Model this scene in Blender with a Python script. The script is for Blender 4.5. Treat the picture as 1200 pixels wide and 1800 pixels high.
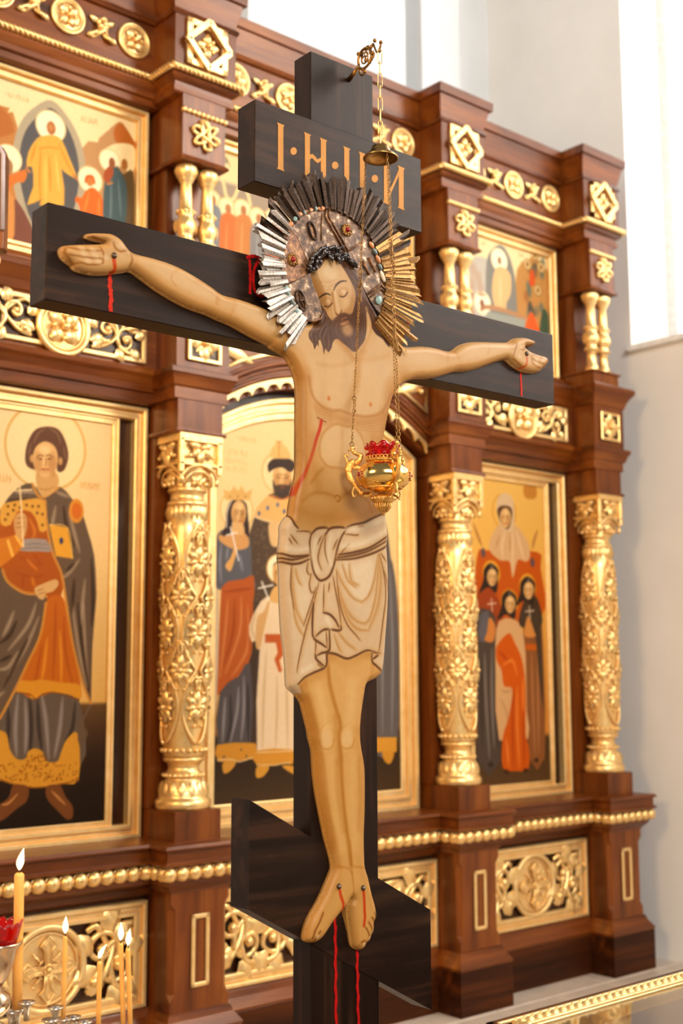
import bpy, math, random
import numpy as np
from mathutils import Vector, Matrix, geometry
from math import pi, sin, cos, radians

for o in list(bpy.data.objects): bpy.data.objects.remove(o, do_unlink=True)
scene = bpy.context.scene
COL = scene.collection

# ------------------------------------------------------------------ camera
FPX, TILT, ROLL, EYE = 2176.0, radians(7.445), radians(0.2045), 1.55
_c, _s = cos(TILT), sin(TILT)
FWD = Vector((0, _c, _s)); _up = Vector((0, -_s, _c)); _rt = Vector((1, 0, 0))
RT = _rt * cos(ROLL) - _up * sin(ROLL); UP = _rt * sin(ROLL) + _up * cos(ROLL)
EYEP = Vector((0, 0, EYE))
cam_d = bpy.data.cameras.new('camera'); cam = bpy.data.objects.new('camera', cam_d); COL.objects.link(cam)
cam.matrix_world = Matrix(((RT.x, UP.x, -FWD.x, 0), (RT.y, UP.y, -FWD.y, 0), (RT.z, UP.z, -FWD.z, EYE), (0, 0, 0, 1)))
cam_d.sensor_fit = 'VERTICAL'; cam_d.sensor_height = 36; cam_d.sensor_width = 24
cam_d.lens = FPX / 1800 * 36
cam_d.clip_start = 0.05; cam_d.clip_end = 200
cam_d.dof.use_dof = True; cam_d.dof.focus_distance = 2.97; cam_d.dof.aperture_fstop = 2.9
scene.camera = cam

# ------------------------------------------------------------------ light
world = bpy.data.worlds.new('world'); scene.world = world; world.use_nodes = True
bg = world.node_tree.nodes['Background']
bg.inputs[0].default_value = (1.0, 0.975, 0.945, 1); bg.inputs[1].default_value = 0.2
ICON_ROT = radians(90 - 49.13); CROSS_ROT = radians(90 - 49.85)
uI = Vector((cos(ICON_ROT), sin(ICON_ROT), 0)); nI = Vector((sin(ICON_ROT), -cos(ICON_ROT), 0))
uC = Vector((cos(CROSS_ROT), sin(CROSS_ROT), 0)); nC = Vector((sin(CROSS_ROT), -cos(CROSS_ROT), 0))
def area_light(name, loc, target, sx, sy, power, color):
    d = bpy.data.lights.new(name, 'AREA'); d.shape = 'RECTANGLE'; d.size = sx; d.size_y = sy
    d.energy = power; d.color = color
    o = bpy.data.objects.new(name, d); COL.objects.link(o); o.location = loc
    o.rotation_euler = (Vector(target) - Vector(loc)).to_track_quat('-Z', 'Y').to_euler()
    return o
WIN_S = 5.91
def ipt(s, n, z): return uI * s + nI * n + Vector((0, 0, z))
# daylight through the side window in view and through the nave window nearer the viewer
area_light('window_daylight', ipt(WIN_S + 0.6, -2.4, 5.35), ipt(WIN_S - 2, -2.4, 5.35), 4.0, 4.2, 190, (1.0, 0.99, 0.97))
area_light('nave_window_daylight', ipt(WIN_S + 0.55, 0.6, 5.4), ipt(WIN_S - 2.6, -1.6, 3.4), 2.2, 3.2, 560, (1.0, 0.97, 0.93))
# unseen light added behind the viewer to brighten the right wall and the fronts
area_light('west_window_daylight', ipt(-0.8, 6.0, 6.2), ipt(4.2, -4.2, 2.2), 4.5, 3.2, 1000, (1.0, 0.95, 0.88))
# warm glow of the chandelier hanging in the nave, left of the viewer
area_light('chandelier_glow', (-2.6, 0.6, 3.4), (0.5, 4.5, 1.6), 1.2, 1.2, 120, (1.0, 0.62, 0.28))
scene.view_settings.view_transform = 'Standard'; scene.view_settings.look = 'None'
scene.view_settings.gamma = 1.0; scene.view_settings.exposure = -0.06
scene.view_settings.use_curve_mapping = False

# ------------------------------------------------------------------ helpers
def ray(px, py): return FWD + RT * ((px - 600) / FPX) + UP * ((900 - py) / FPX)
def at_depth(px, py, d): return EYEP + ray(px, py) * d
class Flat:
    """an upright plane n = const of the iconostasis or the cross; pt() gives (s, z) in metres"""
    def __init__(self, u, n, dist): self.u, self.n, self.d = u, n, dist
    def pt(self, px, py):
        r = ray(px, py); t = (self.d - EYEP.dot(self.n)) / r.dot(self.n); P = EYEP + r * t
        return (P.dot(self.u), P.z)
def zoom(ox, oy, sc): return lambda pts: [(ox + x / sc, oy + y / sc) for x, y in pts]

def link(o, parent=None, loc=(0, 0, 0), rz=0.0):
    COL.objects.link(o); o.location = loc; o.rotation_euler = (0, 0, rz)
    if parent is not None: o.parent = parent
    return o
def tag(o, label=None, cat=None, group=None, kind=None):
    if label: o['label'] = label
    if cat: o['category'] = cat
    if group: o['group'] = group
    if kind: o['kind'] = kind
    return o
def empty(name, loc, rz=0.0):
    o = bpy.data.objects.new(name, None); o.empty_display_size = 0.05
    return link(o, None, loc, rz)
def copy_tree(o, parent=None):
    c = o.copy(); COL.objects.link(c); c.parent = parent
    for ch in [x for x in bpy.data.objects if x.parent == o]: copy_tree(ch, c)
    return c

class MB:
    def __init__(self): self.v = []; self.f = []; self.sm = []
    def add(self, vs, fs, smooth=False):
        b = len(self.v); self.v += [tuple(p) for p in vs]
        for f in fs: self.f.append(tuple(b + i for i in f)); self.sm.append(smooth)
        return self
    def box(self, x0, x1, y0, y1, z0, z1, b=0.0):
        if b <= 0:
            vs = [(x, y, z) for z in (z0, z1) for y in (y0, y1) for x in (x0, x1)]
            return self.add(vs, [(0, 2, 3, 1), (4, 5, 7, 6), (0, 1, 5, 4), (2, 6, 7, 3), (0, 4, 6, 2), (1, 3, 7, 5)])
        vs = []; idx = {}
        c = ((x0, x1), (y0, y1), (z0, z1))
        for sx in (0, 1):
            for sy in (0, 1):
                for sz in (0, 1):
                    sg = [1 if k == 0 else -1 for k in (sx, sy, sz)]
                    base = [c[0][sx], c[1][sy], c[2][sz]]
                    for ax in range(3):
                        p = [base[k] + (sg[k] * b if k != ax else 0) for k in range(3)]
                        idx[(sx, sy, sz, ax)] = len(vs); vs.append(p)
        fs = []
        for ax in range(3):
            a, d = [k for k in range(3) if k != ax]
            for s in (0, 1):
                q = []
                for (i, j) in ((0, 0), (1, 0), (1, 1), (0, 1)):
                    key = [0, 0, 0]; key[ax] = s; key[a] = i; key[d] = j
                    q.append(idx[(key[0], key[1], key[2], ax)])
                fs.append(q)
        for ax in range(3):
            a, d = [k for k in range(3) if k != ax]
            for i in (0, 1):
                for j in (0, 1):
                    k0 = [0, 0, 0]; k0[a] = i; k0[d] = j; k1 = list(k0); k1[ax] = 1
                    fs.append([idx[(*k0, a)], idx[(*k1, a)], idx[(*k1, d)], idx[(*k0, d)]])
        for sx in (0, 1):
            for sy in (0, 1):
                for sz in (0, 1): fs.append([idx[(sx, sy, sz, ax)] for ax in range(3)])
        return self.add(vs, fs)
    def rings(self, rings, closed=True, cap0=False, cap1=False, smooth=False, loop=False):
        n = len(rings[0]); vs = [p for r in rings for p in r]; fs = []
        m = len(rings)
        for i in range(m if loop else m - 1):
            i2 = (i + 1) % m
            for j in range(n if closed else n - 1):
                k = (j + 1) % n
                fs.append((i * n + j, i * n + k, i2 * n + k, i2 * n + j))
        if cap0: fs.append(tuple(reversed(range(n))))
        if cap1: fs.append(tuple((m - 1) * n + j for j in range(n)))
        return self.add(vs, fs, smooth)
    def usweep(self, hw, yf, yb, prof):
        R = [[(-hw - o, yb, z), (-hw - o, yf - o, z), (hw + o, yf - o, z), (hw + o, yb, z)] for o, z in prof]
        return self.rings(R, True, True, True)
    def xsweep(self, x0, x1, prof, yb):
        pr = [(yb, prof[0][1])] + list(prof) + [(yb, prof[-1][1])]
        return self.rings([[(x0, y, z) for y, z in pr], [(x1, y, z) for y, z in pr]], True, True, True)
    def tube(self, path, r, sides=6, closed=False, flat=1.0, nrm=None):
        P = [Vector(p) for p in path]; n = len(P)
        if n < 2: return self
        rs = r if isinstance(r, (list, tuple)) else [r] * n
        T = []
        for i in range(n):
            a = P[(i - 1) % n] if (closed or i > 0) else P[i]; b = P[(i + 1) % n] if (closed or i < n - 1) else P[i]
            t = (b - a); T.append(t.normalized() if t.length > 1e-9 else Vector((0, 0, 1)))
        up = Vector(nrm) if nrm is not None else (Vector((0, 0, 1)) if abs(T[0].z) < 0.9 else Vector((1, 0, 0)))
        N = (up - T[0] * up.dot(T[0])).normalized(); R = []
        for i in range(n):
            if nrm is not None:
                N = (up - T[i] * up.dot(T[i])); N = N.normalized() if N.length > 1e-6 else Vector((1, 0, 0))
            else:
                N = (N - T[i] * N.dot(T[i])).normalized()
            B = T[i].cross(N)
            R.append([P[i] + (N * cos(2 * pi * k / sides) * flat + B * sin(2 * pi * k / sides)) * rs[i] for k in range(sides)])
        return self.rings(R, True, not closed, not closed, True, closed)
    def lathe(self, prof, c=(0, 0, 0), seg=16, axis='z'):
        R = []
        for r, h in prof:
            ring = []
            for k in range(seg):
                a = 2 * pi * k / seg; x, y = r * cos(a), r * sin(a)
                ring.append((c[0] + x, c[1] + y, c[2] + h) if axis == 'z' else (c[0] + x, c[1] - h, c[2] + y))
            R.append(ring)
        return self.rings(R, True, True, True, True)
    def ball(self, c, r, seg=8, rng=5, sc=(1, 1, 1)):
        R = []
        for i in range(1, rng):
            a = pi * i / rng
            R.append([(c[0] + r * sin(a) * cos(2 * pi * k / seg) * sc[0], c[1] + r * sin(a) * sin(2 * pi * k / seg) * sc[1], c[2] - r * cos(a) * sc[2]) for k in range(seg)])
        b = len(self.v); self.rings(R, True, False, False, True)
        n = len(self.v); self.v += [(c[0], c[1], c[2] - r * sc[2]), (c[0], c[1], c[2] + r * sc[2])]
        for k in range(seg):
            self.f.append((n, b + (k + 1) % seg, b + k)); self.sm.append(True)
            t = b + (rng - 2) * seg; self.f.append((n + 1, t + k, t + (k + 1) % seg)); self.sm.append(True)
        return self
    def torus(self, c, R, r, seg=28, sides=7, axis='y', sx=1.0, flat=1.0):
        pts = []
        for k in range(seg):
            a = 2 * pi * k / seg
            pts.append((c[0] + R * cos(a) * sx, c[1], c[2] + R * sin(a)) if axis == 'y' else (c[0] + R * cos(a), c[1] + R * sin(a), c[2]))
        return self.tube(pts, r, sides, True, flat, nrm=(0, 1, 0) if axis == 'y' else (0, 0, 1))
    def leaf(self, p, d, n, L, W, T, curl=0.0):
        p, d, n = Vector(p), Vector(d).normalized(), Vector(n).normalized(); s = d.cross(n)
        vs = []
        for t, w, h in ((0, .25, .3), (.3, .95, .9), (.6, .9, 1.0), (.85, .45, .7)):
            c = p + d * (L * t) + n * (curl * t * t)
            vs += [c - s * (W * w), c + n * (T * h), c + s * (W * w)]
        vs.append(p + d * L + n * (curl + T * .2))
        fs = []
        for i in range(3):
            a = i * 3; fs += [(a, a + 1, a + 4, a + 3), (a + 1, a + 2, a + 5, a + 4)]
        fs += [(9, 10, 12), (10, 11, 12)]
        return self.add(vs, fs, True)
    def xf(self, fn):
        self.v = [tuple(fn(Vector(p))) for p in self.v]; return self
    def mesh(self, name, mat):
        me = bpy.data.meshes.new(name); me.from_pydata(self.v, [], self.f)
        me.polygons.foreach_set('use_smooth', self.sm); me.materials.append(mat); me.update()
        return me
    def build(self, name, mat, parent=None, loc=(0, 0, 0), rz=0.0):
        return link(bpy.data.objects.new(name, self.mesh(name, mat)), parent, loc, rz)
def inst(name, me, parent, loc, rot=(0, 0, 0), sc=None):
    o = bpy.data.objects.new(name, me); COL.objects.link(o); o.location = loc; o.rotation_euler = rot
    if sc: o.scale = sc
    o.parent = parent
    return o
def smooth_path(pts, n=6, closed=False):
    P = [np.array(p, float) for p in pts]; m = len(P); out = []
    rng = range(m if closed else m - 1)
    for i in rng:
        p0 = P[(i - 1) % m] if (closed or i > 0) else P[i]; p1 = P[i]; p2 = P[(i + 1) % m]
        p3 = P[(i + 2) % m] if (closed or i < m - 2) else p2
        for k in range(n):
            t = k / n
            out.append(.5 * ((2 * p1) + (-p0 + p2) * t + (2 * p0 - 5 * p1 + 4 * p2 - p3) * t * t + (-p0 + 3 * p1 - 3 * p2 + p3) * t ** 3))
    if not closed: out.append(P[-1])
    return [tuple(p) for p in out]
def spiral(cx, cz, r0, r1, a0, turns, n=22):
    return [(cx + (r0 + (r1 - r0) * k / n) * cos(a0 + turns * 2 * pi * k / n), cz + (r0 + (r1 - r0) * k / n) * sin(a0 + turns * 2 * pi * k / n)) for k in range(n + 1)]

# ------------------------------------------------------------------ materials
def srgb(c):
    c = np.asarray(c, float)
    if c.max() > 1.001: c = c / 255.0
    return np.where(c <= 0.04045, c / 12.92, ((c + 0.055) / 1.055) ** 2.4)
def nodes_of(name):
    m = bpy.data.materials.new(name); m.use_nodes = True; nt = m.node_tree
    return m, nt, nt.nodes['Principled BSDF']
def ramp(nt, fac, stops):
    r = nt.nodes.new('ShaderNodeValToRGB'); e = r.color_ramp.elements
    while len(e) < len(stops): e.new(0.5)
    for k, (p, c) in enumerate(stops):
        e[k].position = p; e[k].color = (*srgb(c), 1)
    nt.links.new(fac, r.inputs[0]); return r.outputs[0]
def tex(nt, scale, mapping=(1, 1, 1), detail=4, rough=.55, kind='noise', dist=0.0):
    co = nt.nodes.new('ShaderNodeTexCoord'); mp = nt.nodes.new('ShaderNodeMapping')
    mp.inputs['Scale'].default_value = mapping; nt.links.new(co.outputs['Object'], mp.inputs[0])
    n = nt.nodes.new('ShaderNodeTexNoise'); n.inputs['Scale'].default_value = scale
    n.inputs['Detail'].default_value = detail; n.inputs['Roughness'].default_value = rough; n.inputs['Distortion'].default_value = dist
    nt.links.new(mp.outputs[0], n.inputs['Vector']); return n.outputs['Fac']
def bump(nt, bs, fac, strength, dist=0.002):
    b = nt.nodes.new('ShaderNodeBump'); b.inputs['Strength'].default_value = strength; b.inputs['Distance'].default_value = dist
    nt.links.new(fac, b.inputs['Height']); nt.links.new(b.outputs[0], bs.inputs['Normal'])
def wood(name, cs, mapping, rough=.34, bmp=.12, scale=9, coat=.1, spec=.36):
    m, nt, bs = nodes_of(name)
    f = tex(nt, scale, mapping, 6, .62, dist=.6)
    nt.links.new(ramp(nt, f, [(.28, cs[0]), (.5, cs[1]), (.72, cs[2])]), bs.inputs['Base Color'])
    bs.inputs['Roughness'].default_value = rough; bs.inputs['Coat Weight'].default_value = coat; bs.inputs['Coat Roughness'].default_value = .25
    bs.inputs['Specular IOR Level'].default_value = spec; bs.inputs['Specular Tint'].default_value = (1.0, .82, .66, 1)
    bump(nt, bs, f, bmp); return m
def metal(name, c1, c2, rough, scale=30, bmp=.1, metallic=1.0, mapping=(1, 1, 1)):
    m, nt, bs = nodes_of(name)
    f = tex(nt, scale, mapping, 4, .6)
    nt.links.new(ramp(nt, f, [(.3, c1), (.7, c2)]), bs.inputs['Base Color'])
    bs.inputs['Metallic'].default_value = metallic; bs.inputs['Roughness'].default_value = rough
    bump(nt, bs, f, bmp); return m
def plain(name, c, rough=.5, metallic=0.0, **kw):
    m, nt, bs = nodes_of(name)
    f = tex(nt, kw.pop('scale', 25), (1, 1, 1), 3)
    c = np.asarray(c, float); v = kw.pop('var', .05)
    nt.links.new(ramp(nt, f, [(.3, np.clip(c * (1 - v), 0, 255)), (.7, np.clip(c * (1 + v), 0, 255))]), bs.inputs['Base Color'])
    bs.inputs['Roughness'].default_value = rough; bs.inputs['Metallic'].default_value = metallic
    for k, val in kw.items(): bs.inputs[k.replace('_', ' ')].default_value = val
    return m
WOODC = [(48, 18, 2), (104, 49, 11), (138, 75, 22)]
M = {}
M['wood_v'] = wood('red_brown_wood_upright_grain', WOODC, (1, 1, .12))
M['wood_h'] = wood('red_brown_wood_level_grain', WOODC, (.12, 1, 1))
M['wood_dark'] = wood('dark_recess_wood', [(28, 9, 1), (44, 16, 3), (60, 25, 6)], (1, 1, .15))
M['wood_plinth'] = wood('dark_streaked_plinth_wood', [(22, 8, 2), (56, 24, 7), (92, 44, 12)], (.06, 1, 1), .45, .12, 12, .0, .18)  # real dark streaks, with the shadow low on the screen darkened into the colour
M['wall_white'] = plain('sanctuary_plaster', (218, 219, 219), .8, scale=3, var=.012)
M['gold'] = metal('gilding', (238, 192, 114), (250, 216, 152), .35, 40, .12, .78)
M['gold_flat'] = metal('gilt_frame', (238, 196, 122), (248, 214, 152), .42, 18, .05, .7)
M['cross_h'] = wood('dark_walnut_level_grain', [(13, 6, 3), (26, 13, 7), (54, 31, 18)], (.07, 1, 1), .44, .25, 26, .0, .17)
M['cross_v'] = wood('dark_walnut_upright_grain', [(13, 6, 3), (26, 13, 7), (54, 31, 18)], (1, 1, .07), .44, .25, 26, .0, .17)
def paint_mat(name, rough=.42, spec=.15):
    m, nt, bs = nodes_of(name)
    a = nt.nodes.new('ShaderNodeVertexColor'); a.layer_name = 'paint'
    f = tex(nt, 60, (1, 1, 1), 3); mx = nt.nodes.new('ShaderNodeMix'); mx.data_type = 'RGBA'; mx.blend_type = 'MULTIPLY'
    mx.inputs['Factor'].default_value = .18
    nt.links.new(a.outputs[0], mx.inputs[6]); nt.links.new(ramp(nt, f, [(.35, (225, 220, 212)), (.65, (255, 255, 255))]), mx.inputs[7])
    nt.links.new(mx.outputs[2], bs.inputs['Base Color'])
    bs.inputs['Roughness'].default_value = rough; bs.inputs['Specular IOR Level'].default_value = spec; return m
M['icon_paint'] = paint_mat('icon_tempera', .5, .12); M['body_paint'] = paint_mat('varnished_tempera', .4, .16)
M['red_paint'] = plain('red_paint', (156, 12, 8), .6, Specular_IOR_Level=.1)
M['blood_orange'] = plain('red_orange_paint', (172, 34, 8), .6, Specular_IOR_Level=.1)
M['letter_gold'] = plain('ochre_lettering', (180, 124, 62), .6, Specular_IOR_Level=.1)
M['brass'] = metal('brass', (196, 150, 82), (222, 180, 112), .26, 60, .1)
M['chain'] = metal('old_brass_chain', (112, 78, 36), (168, 124, 66), .34, 80, .1)
M['lamp_gold'] = metal('polished_gold', (236, 186, 92), (250, 208, 124), .14, 20, .02)
M['lamp_filigree'] = metal('gold_filigree', (206, 150, 66), (246, 204, 124), .3, 260, .9)
M['silver'] = metal('silver', (190, 180, 168), (225, 216, 204), .25, 40, .1)
M['plaster'] = plain('white_plaster', (238, 235, 230), .75, scale=3, var=.012)
M['stone'] = plain('pale_stone_tile', (206, 190, 172), .3, scale=5, var=.06)
M['grout'] = plain('tile_joint', (158, 142, 126), .7)

# ------------------------------------------------------------------ painter: colours the vertices of a flat board
class Painter:
    def __init__(self, S, Z, flat, k):
        self.S, self.Z, self.flat, self.k = np.asarray(S, float), np.asarray(Z, float), flat, k
        self.C = np.zeros((len(self.S), 3))
    def _pts(self, pts): return np.array([self.flat.pt(x, y) for x, y in pts])
    def _near(self, Q, pad):
        a, b = Q.min(0) - pad, Q.max(0) + pad
        return np.nonzero((self.S >= a[0]) & (self.S <= b[0]) & (self.Z >= a[1]) & (self.Z <= b[1]))[0]
    def _segd(self, idx, Q, closed):
        P = np.stack([self.S[idx], self.Z[idx]], 1); A = Q if closed else Q[:-1]; B = np.roll(Q, -1, 0) if closed else Q[1:]
        d = np.full(len(idx), 1e9); ta = np.zeros(len(idx)); inside = np.zeros(len(idx), bool); m = len(A)
        for i in range(m):
            e = B[i] - A[i]; l2 = max(e @ e, 1e-14); w = P - A[i]
            t = np.clip((w @ e) / l2, 0, 1); q = w - t[:, None] * e; dd = np.sqrt((q * q).sum(1))
            upd = dd < d; d = np.where(upd, dd, d); ta = np.where(upd, (i + t) / m, ta)
            if closed:
                c = ((A[i][1] > P[:, 1]) != (B[i][1] > P[:, 1]))
                if e[1] != 0: inside ^= c & (P[:, 0] < e[0] * (P[:, 1] - A[i][1]) / e[1] + A[i][0])
        return d, ta, inside
    def _blend(self, idx, a, col):
        self.C[idx] = self.C[idx] * (1 - a[:, None]) + col * a[:, None]
    def base(self, c): self.C[:] = np.asarray(c, float) / 255
    def vgrad(self, stops):
        ys = [self.flat.pt(x, y)[1] for (x, y), c in stops]; cs = np.array([c for _, c in stops], float) / 255
        o = np.argsort(ys); ys = np.array(ys)[o]; cs = cs[o]
        for k in range(3): self.C[:, k] = np.interp(self.Z, ys, cs[:, k])
    def fill(self, pts, c, soft=.8, alpha=1.0, sm=4, c2=None, ax=None):
        Q = self._pts(smooth_path(pts, sm, True) if sm > 1 else pts); w = soft * self.k
        idx = self._near(Q, w)
        if len(idx) == 0: return
        d, _, ins = self._segd(idx, Q, True); sd = np.where(ins, d, -d)
        a = np.clip(.5 + sd / (2 * w), 0, 1) * alpha; col = np.asarray(c, float) / 255
        if c2 is not None:
            p, q = self._pts(ax); e = q - p; t = np.clip(((np.stack([self.S[idx], self.Z[idx]], 1) - p) @ e) / (e @ e), 0, 1)[:, None]
            col = col * (1 - t) + np.asarray(c2, float) / 255 * t
        self._blend(idx, a, col)
    def line(self, pts, w, c, soft=.6, alpha=1.0, sm=5, taper=0.0):
        Q = self._pts(smooth_path(pts, sm) if (sm > 1 and len(pts) > 2) else pts)
        idx = self._near(Q, (w + soft * 2) * self.k)
        if len(idx) == 0: return
        d, t, _ = self._segd(idx, Q, False)
        ww = w * .5 * (1 - taper * np.abs(2 * t - 1) ** 2)
        a = np.clip(.5 + (ww - d / self.k) / (2 * soft), 0, 1) * alpha
        self._blend(idx, a, np.asarray(c, float) / 255)
    def blob(self, x, y, rx, ry, c, alpha=1.0, rot=0.0, hard=0.0):
        p = np.array(self.flat.pt(x, y)); R = max(rx, ry) * self.k * 1.6
        idx = self._near(np.array([p]), R)
        if len(idx) == 0: return
        a0 = radians(rot); X = self.S[idx] - p[0]; Y = self.Z[idx] - p[1]
        u = (X * cos(a0) + Y * sin(a0)) / (rx * self.k); v = (-X * sin(a0) + Y * cos(a0)) / (ry * self.k)
        q = np.sqrt(u * u + v * v)
        a = np.clip((1.5 - q) / (1.5 - .5), 0, 1) if hard == 0 else np.clip(.5 + (1 - q) * hard, 0, 1)
        a = a * a * (3 - 2 * a) * alpha
        self._blend(idx, a, np.asarray(c, float) / 255)
    def ring(self, x, y, r, w, c, fillc=None, alpha=1.0):
        """halo: a true circle on the board, r in metres"""
        p = np.array(self.flat.pt(x, y)); idx = self._near(np.array([p]), r + w)
        if len(idx) == 0: return
        d = np.hypot(self.S[idx] - p[0], self.Z[idx] - p[1])
        if fillc is not None: self._blend(idx, np.clip(.5 + (r - d) / (1.6 * self.k), 0, 1) * alpha, np.asarray(fillc, float) / 255)
        self._blend(idx, np.clip(.5 + (w / 2 - np.abs(d - r)) / (1.6 * self.k), 0, 1), np.asarray(c, float) / 255)
    def folds(self, pts_list, w, c, alpha=.5, soft=2.0):
        for p in pts_list: self.line(p, w, c, soft, alpha, taper=.7)
    def store(self, me):
        at = me.color_attributes.new('paint', 'FLOAT_COLOR', 'POINT')
        kb = np.array([.015, .045, .075]); self.C = np.clip((self.C - kb) / (1 - kb), 0, 1)
        L = np.ones((len(self.C), 4)); L[:, :3] = srgb(np.clip(self.C, 0, 1) * 1.0) if self.C.max() <= 1.0 else srgb(np.clip(self.C, 0, 1))
        at.data.foreach_set('color', L.ravel())

# ------------------------------------------------------------------ the setting
RI = ICON_ROT
fl = MB().box(-6, 7, -9, 6.2, -.06, -.006).build('floor', M['grout'], None, (0, 0, 0), RI); tag(fl, kind='structure')
tile_me = MB().box(-.196, .196, -.196, .196, -.02, 0, .003).mesh('tile', M['stone'])
for i in range(10):
    for j in range(9):
        inst('tile', tile_me, fl, (2.26 + i * .4, 1.45 + j * .4, 0))
bw = MB()
bw.box(-4.5, 6.5, 5.3, 5.5, 0, 8.5); bw.box(3.72, 4.89, 5.05, 5.3, 0, 8.5); bw.box(5.08, 5.41, 5.1, 5.3, 0, 8.5)
tag(bw.build('wall_back', M['wall_white'], None, (0, 0, 0), RI), kind='structure')
WS, WZ0, WZ1 = WIN_S, 3.44, 7.2
wr = MB()
for (a, b) in ((4.23, 5.3), (-6, -1.7)): wr.box(WS, WS + .5, a, b, WZ0 if a > 0 else 0, WZ1)
wr.box(WS, WS + .5, -1.7, 5.3, 0, 2.2); wr.box(WS, WS + .5, .6, 5.3, 2.2, WZ0); wr.box(WS, WS + .5, -6, 5.3, WZ1, 8.5)
wr.box(WS, WS + .5, .2, .6, 2.2, WZ1)
tag(wr.build('wall_right', M['plaster'], None, (0, 0, 0), RI), kind='structure')
mg, ntg, bsg = nodes_of('window_glass'); bsg.inputs['Base Color'].default_value = (1, 1, 1, 1); bsg.inputs['Roughness'].default_value = .02
bsg.inputs['Transmission Weight'].default_value = 1.0; bsg.inputs['IOR'].default_value = 1.02; M['window_glass'] = mg
M['white_frame'] = plain('white_painted_frame', (240, 240, 238), .4)
def window(name, y0, y1, z0, z1, nx):
    w = empty(name, (uI * (WS + .42) - nI * ((y0 + y1) / 2)) + Vector((0, 0, z0)), RI); tag(w, kind='structure')
    h = (y1 - y0) / 2; H = z1 - z0; f = MB()
    f.box(-.03, .03, -h, -h + .06, 0, H); f.box(-.03, .03, h - .06, h, 0, H); f.box(-.03, .03, -h, h, 0, .06); f.box(-.03, .03, -h, h, H - .06, H)
    f.build('window_frame', M['white_frame'], w)
    for k in range(nx):
        a = -h + .06 + k * (2 * h - .12) / nx; b = a + (2 * h - .12) / nx
        MB().box(-.004, .004, a + .012, b - .012, .06, H - .06).build('pane', M['window_glass'], w)
        if k: MB().box(-.02, .02, a - .012, a + .012, .06, H - .06).build('mullion', M['white_frame'], w)
    MB().box(-.46, .05, -h, h, -.03, 0).build('window_sill', M['white_frame'], w)
window('window_1', .6, 4.23, WZ0, WZ1, 4)
window('window_2', -1.7, .2, 2.2, WZ1, 3)

# ------------------------------------------------------------------ gilded ornaments (local x right, y back, z up)
def flower(mb, c, R, petals=4, ball=.28, a0=0.0):
    for k in range(petals):
        a = a0 + 2 * pi * k / petals
        mb.leaf((c[0] + cos(a) * R * .15, c[1], c[2] + sin(a) * R * .15), (cos(a), 0, sin(a)), (0, -1, 0), R * .85, R * .34, R * .28)
        b = a + pi / petals
        mb.ball((c[0] + cos(b) * R * .55, c[1] - R * .1, c[2] + sin(b) * R * .55), R * .16, 6, 4)
    mb.ball((c[0], c[1] - R * .2, c[2]), R * ball, 8, 5)
def medallion(mb, c, R, fig=4):
    mb.torus(c, R * .9, R * .11, 32, 8); mb.torus((c[0], c[1] - .002, c[2]), R * .75, R * .045, 30, 6)
    n = 28; vs = [(c[0], c[1] - .004, c[2])] + [(c[0] + R * .9 * cos(2 * pi * k / n), c[1] + .006, c[2] + R * .9 * sin(2 * pi * k / n)) for k in range(n)]
    mb.add(vs, [(0, 1 + (k + 1) % n, 1 + k) for k in range(n)], True)
    flower(mb, (c[0], c[1] - .006, c[2]), R * .72, fig, .22, pi / 4 if fig == 4 else 0)
def xknot(mb, c, W, H, r):
    x, y, z = c
    for s in (1, -1):
        P = [(x - s * W * .62, z - H * .7), (x - s * W * .3, z - H * .5), (x + s * W * .1, z), (x + s * W * .3, z + H * .45), (x + s * W * .05, z + H * .7), (x - s * W * .18, z + H * .42), (x + s * W * .02, z + H * .1), (x + s * W * .35, z - H * .35), (x + s * W * .7, z - H * .6)]
        P = smooth_path(P, 4)
        mb.tube([(a, y + r * sin(k * .7) * s, b) for k, (a, b) in enumerate(P)], r, 6)
        mb.leaf((x + s * W * .45, y, z - H * .45), (s, 0, -.5), (0, -1, 0), W * .55, H * .22, r * 1.6)
        mb.leaf((x + s * W * .25, y, z + H * .4), (s, 0, .5), (0, -1, 0), W * .6, H * .22, r * 1.6)
    mb.ball((x - W * .16, y - r, z + H * .1), r * 1.5, 7, 5); mb.ball((x + W * .16, y - r, z + H * .1), r * 1.5, 7, 5)
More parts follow.
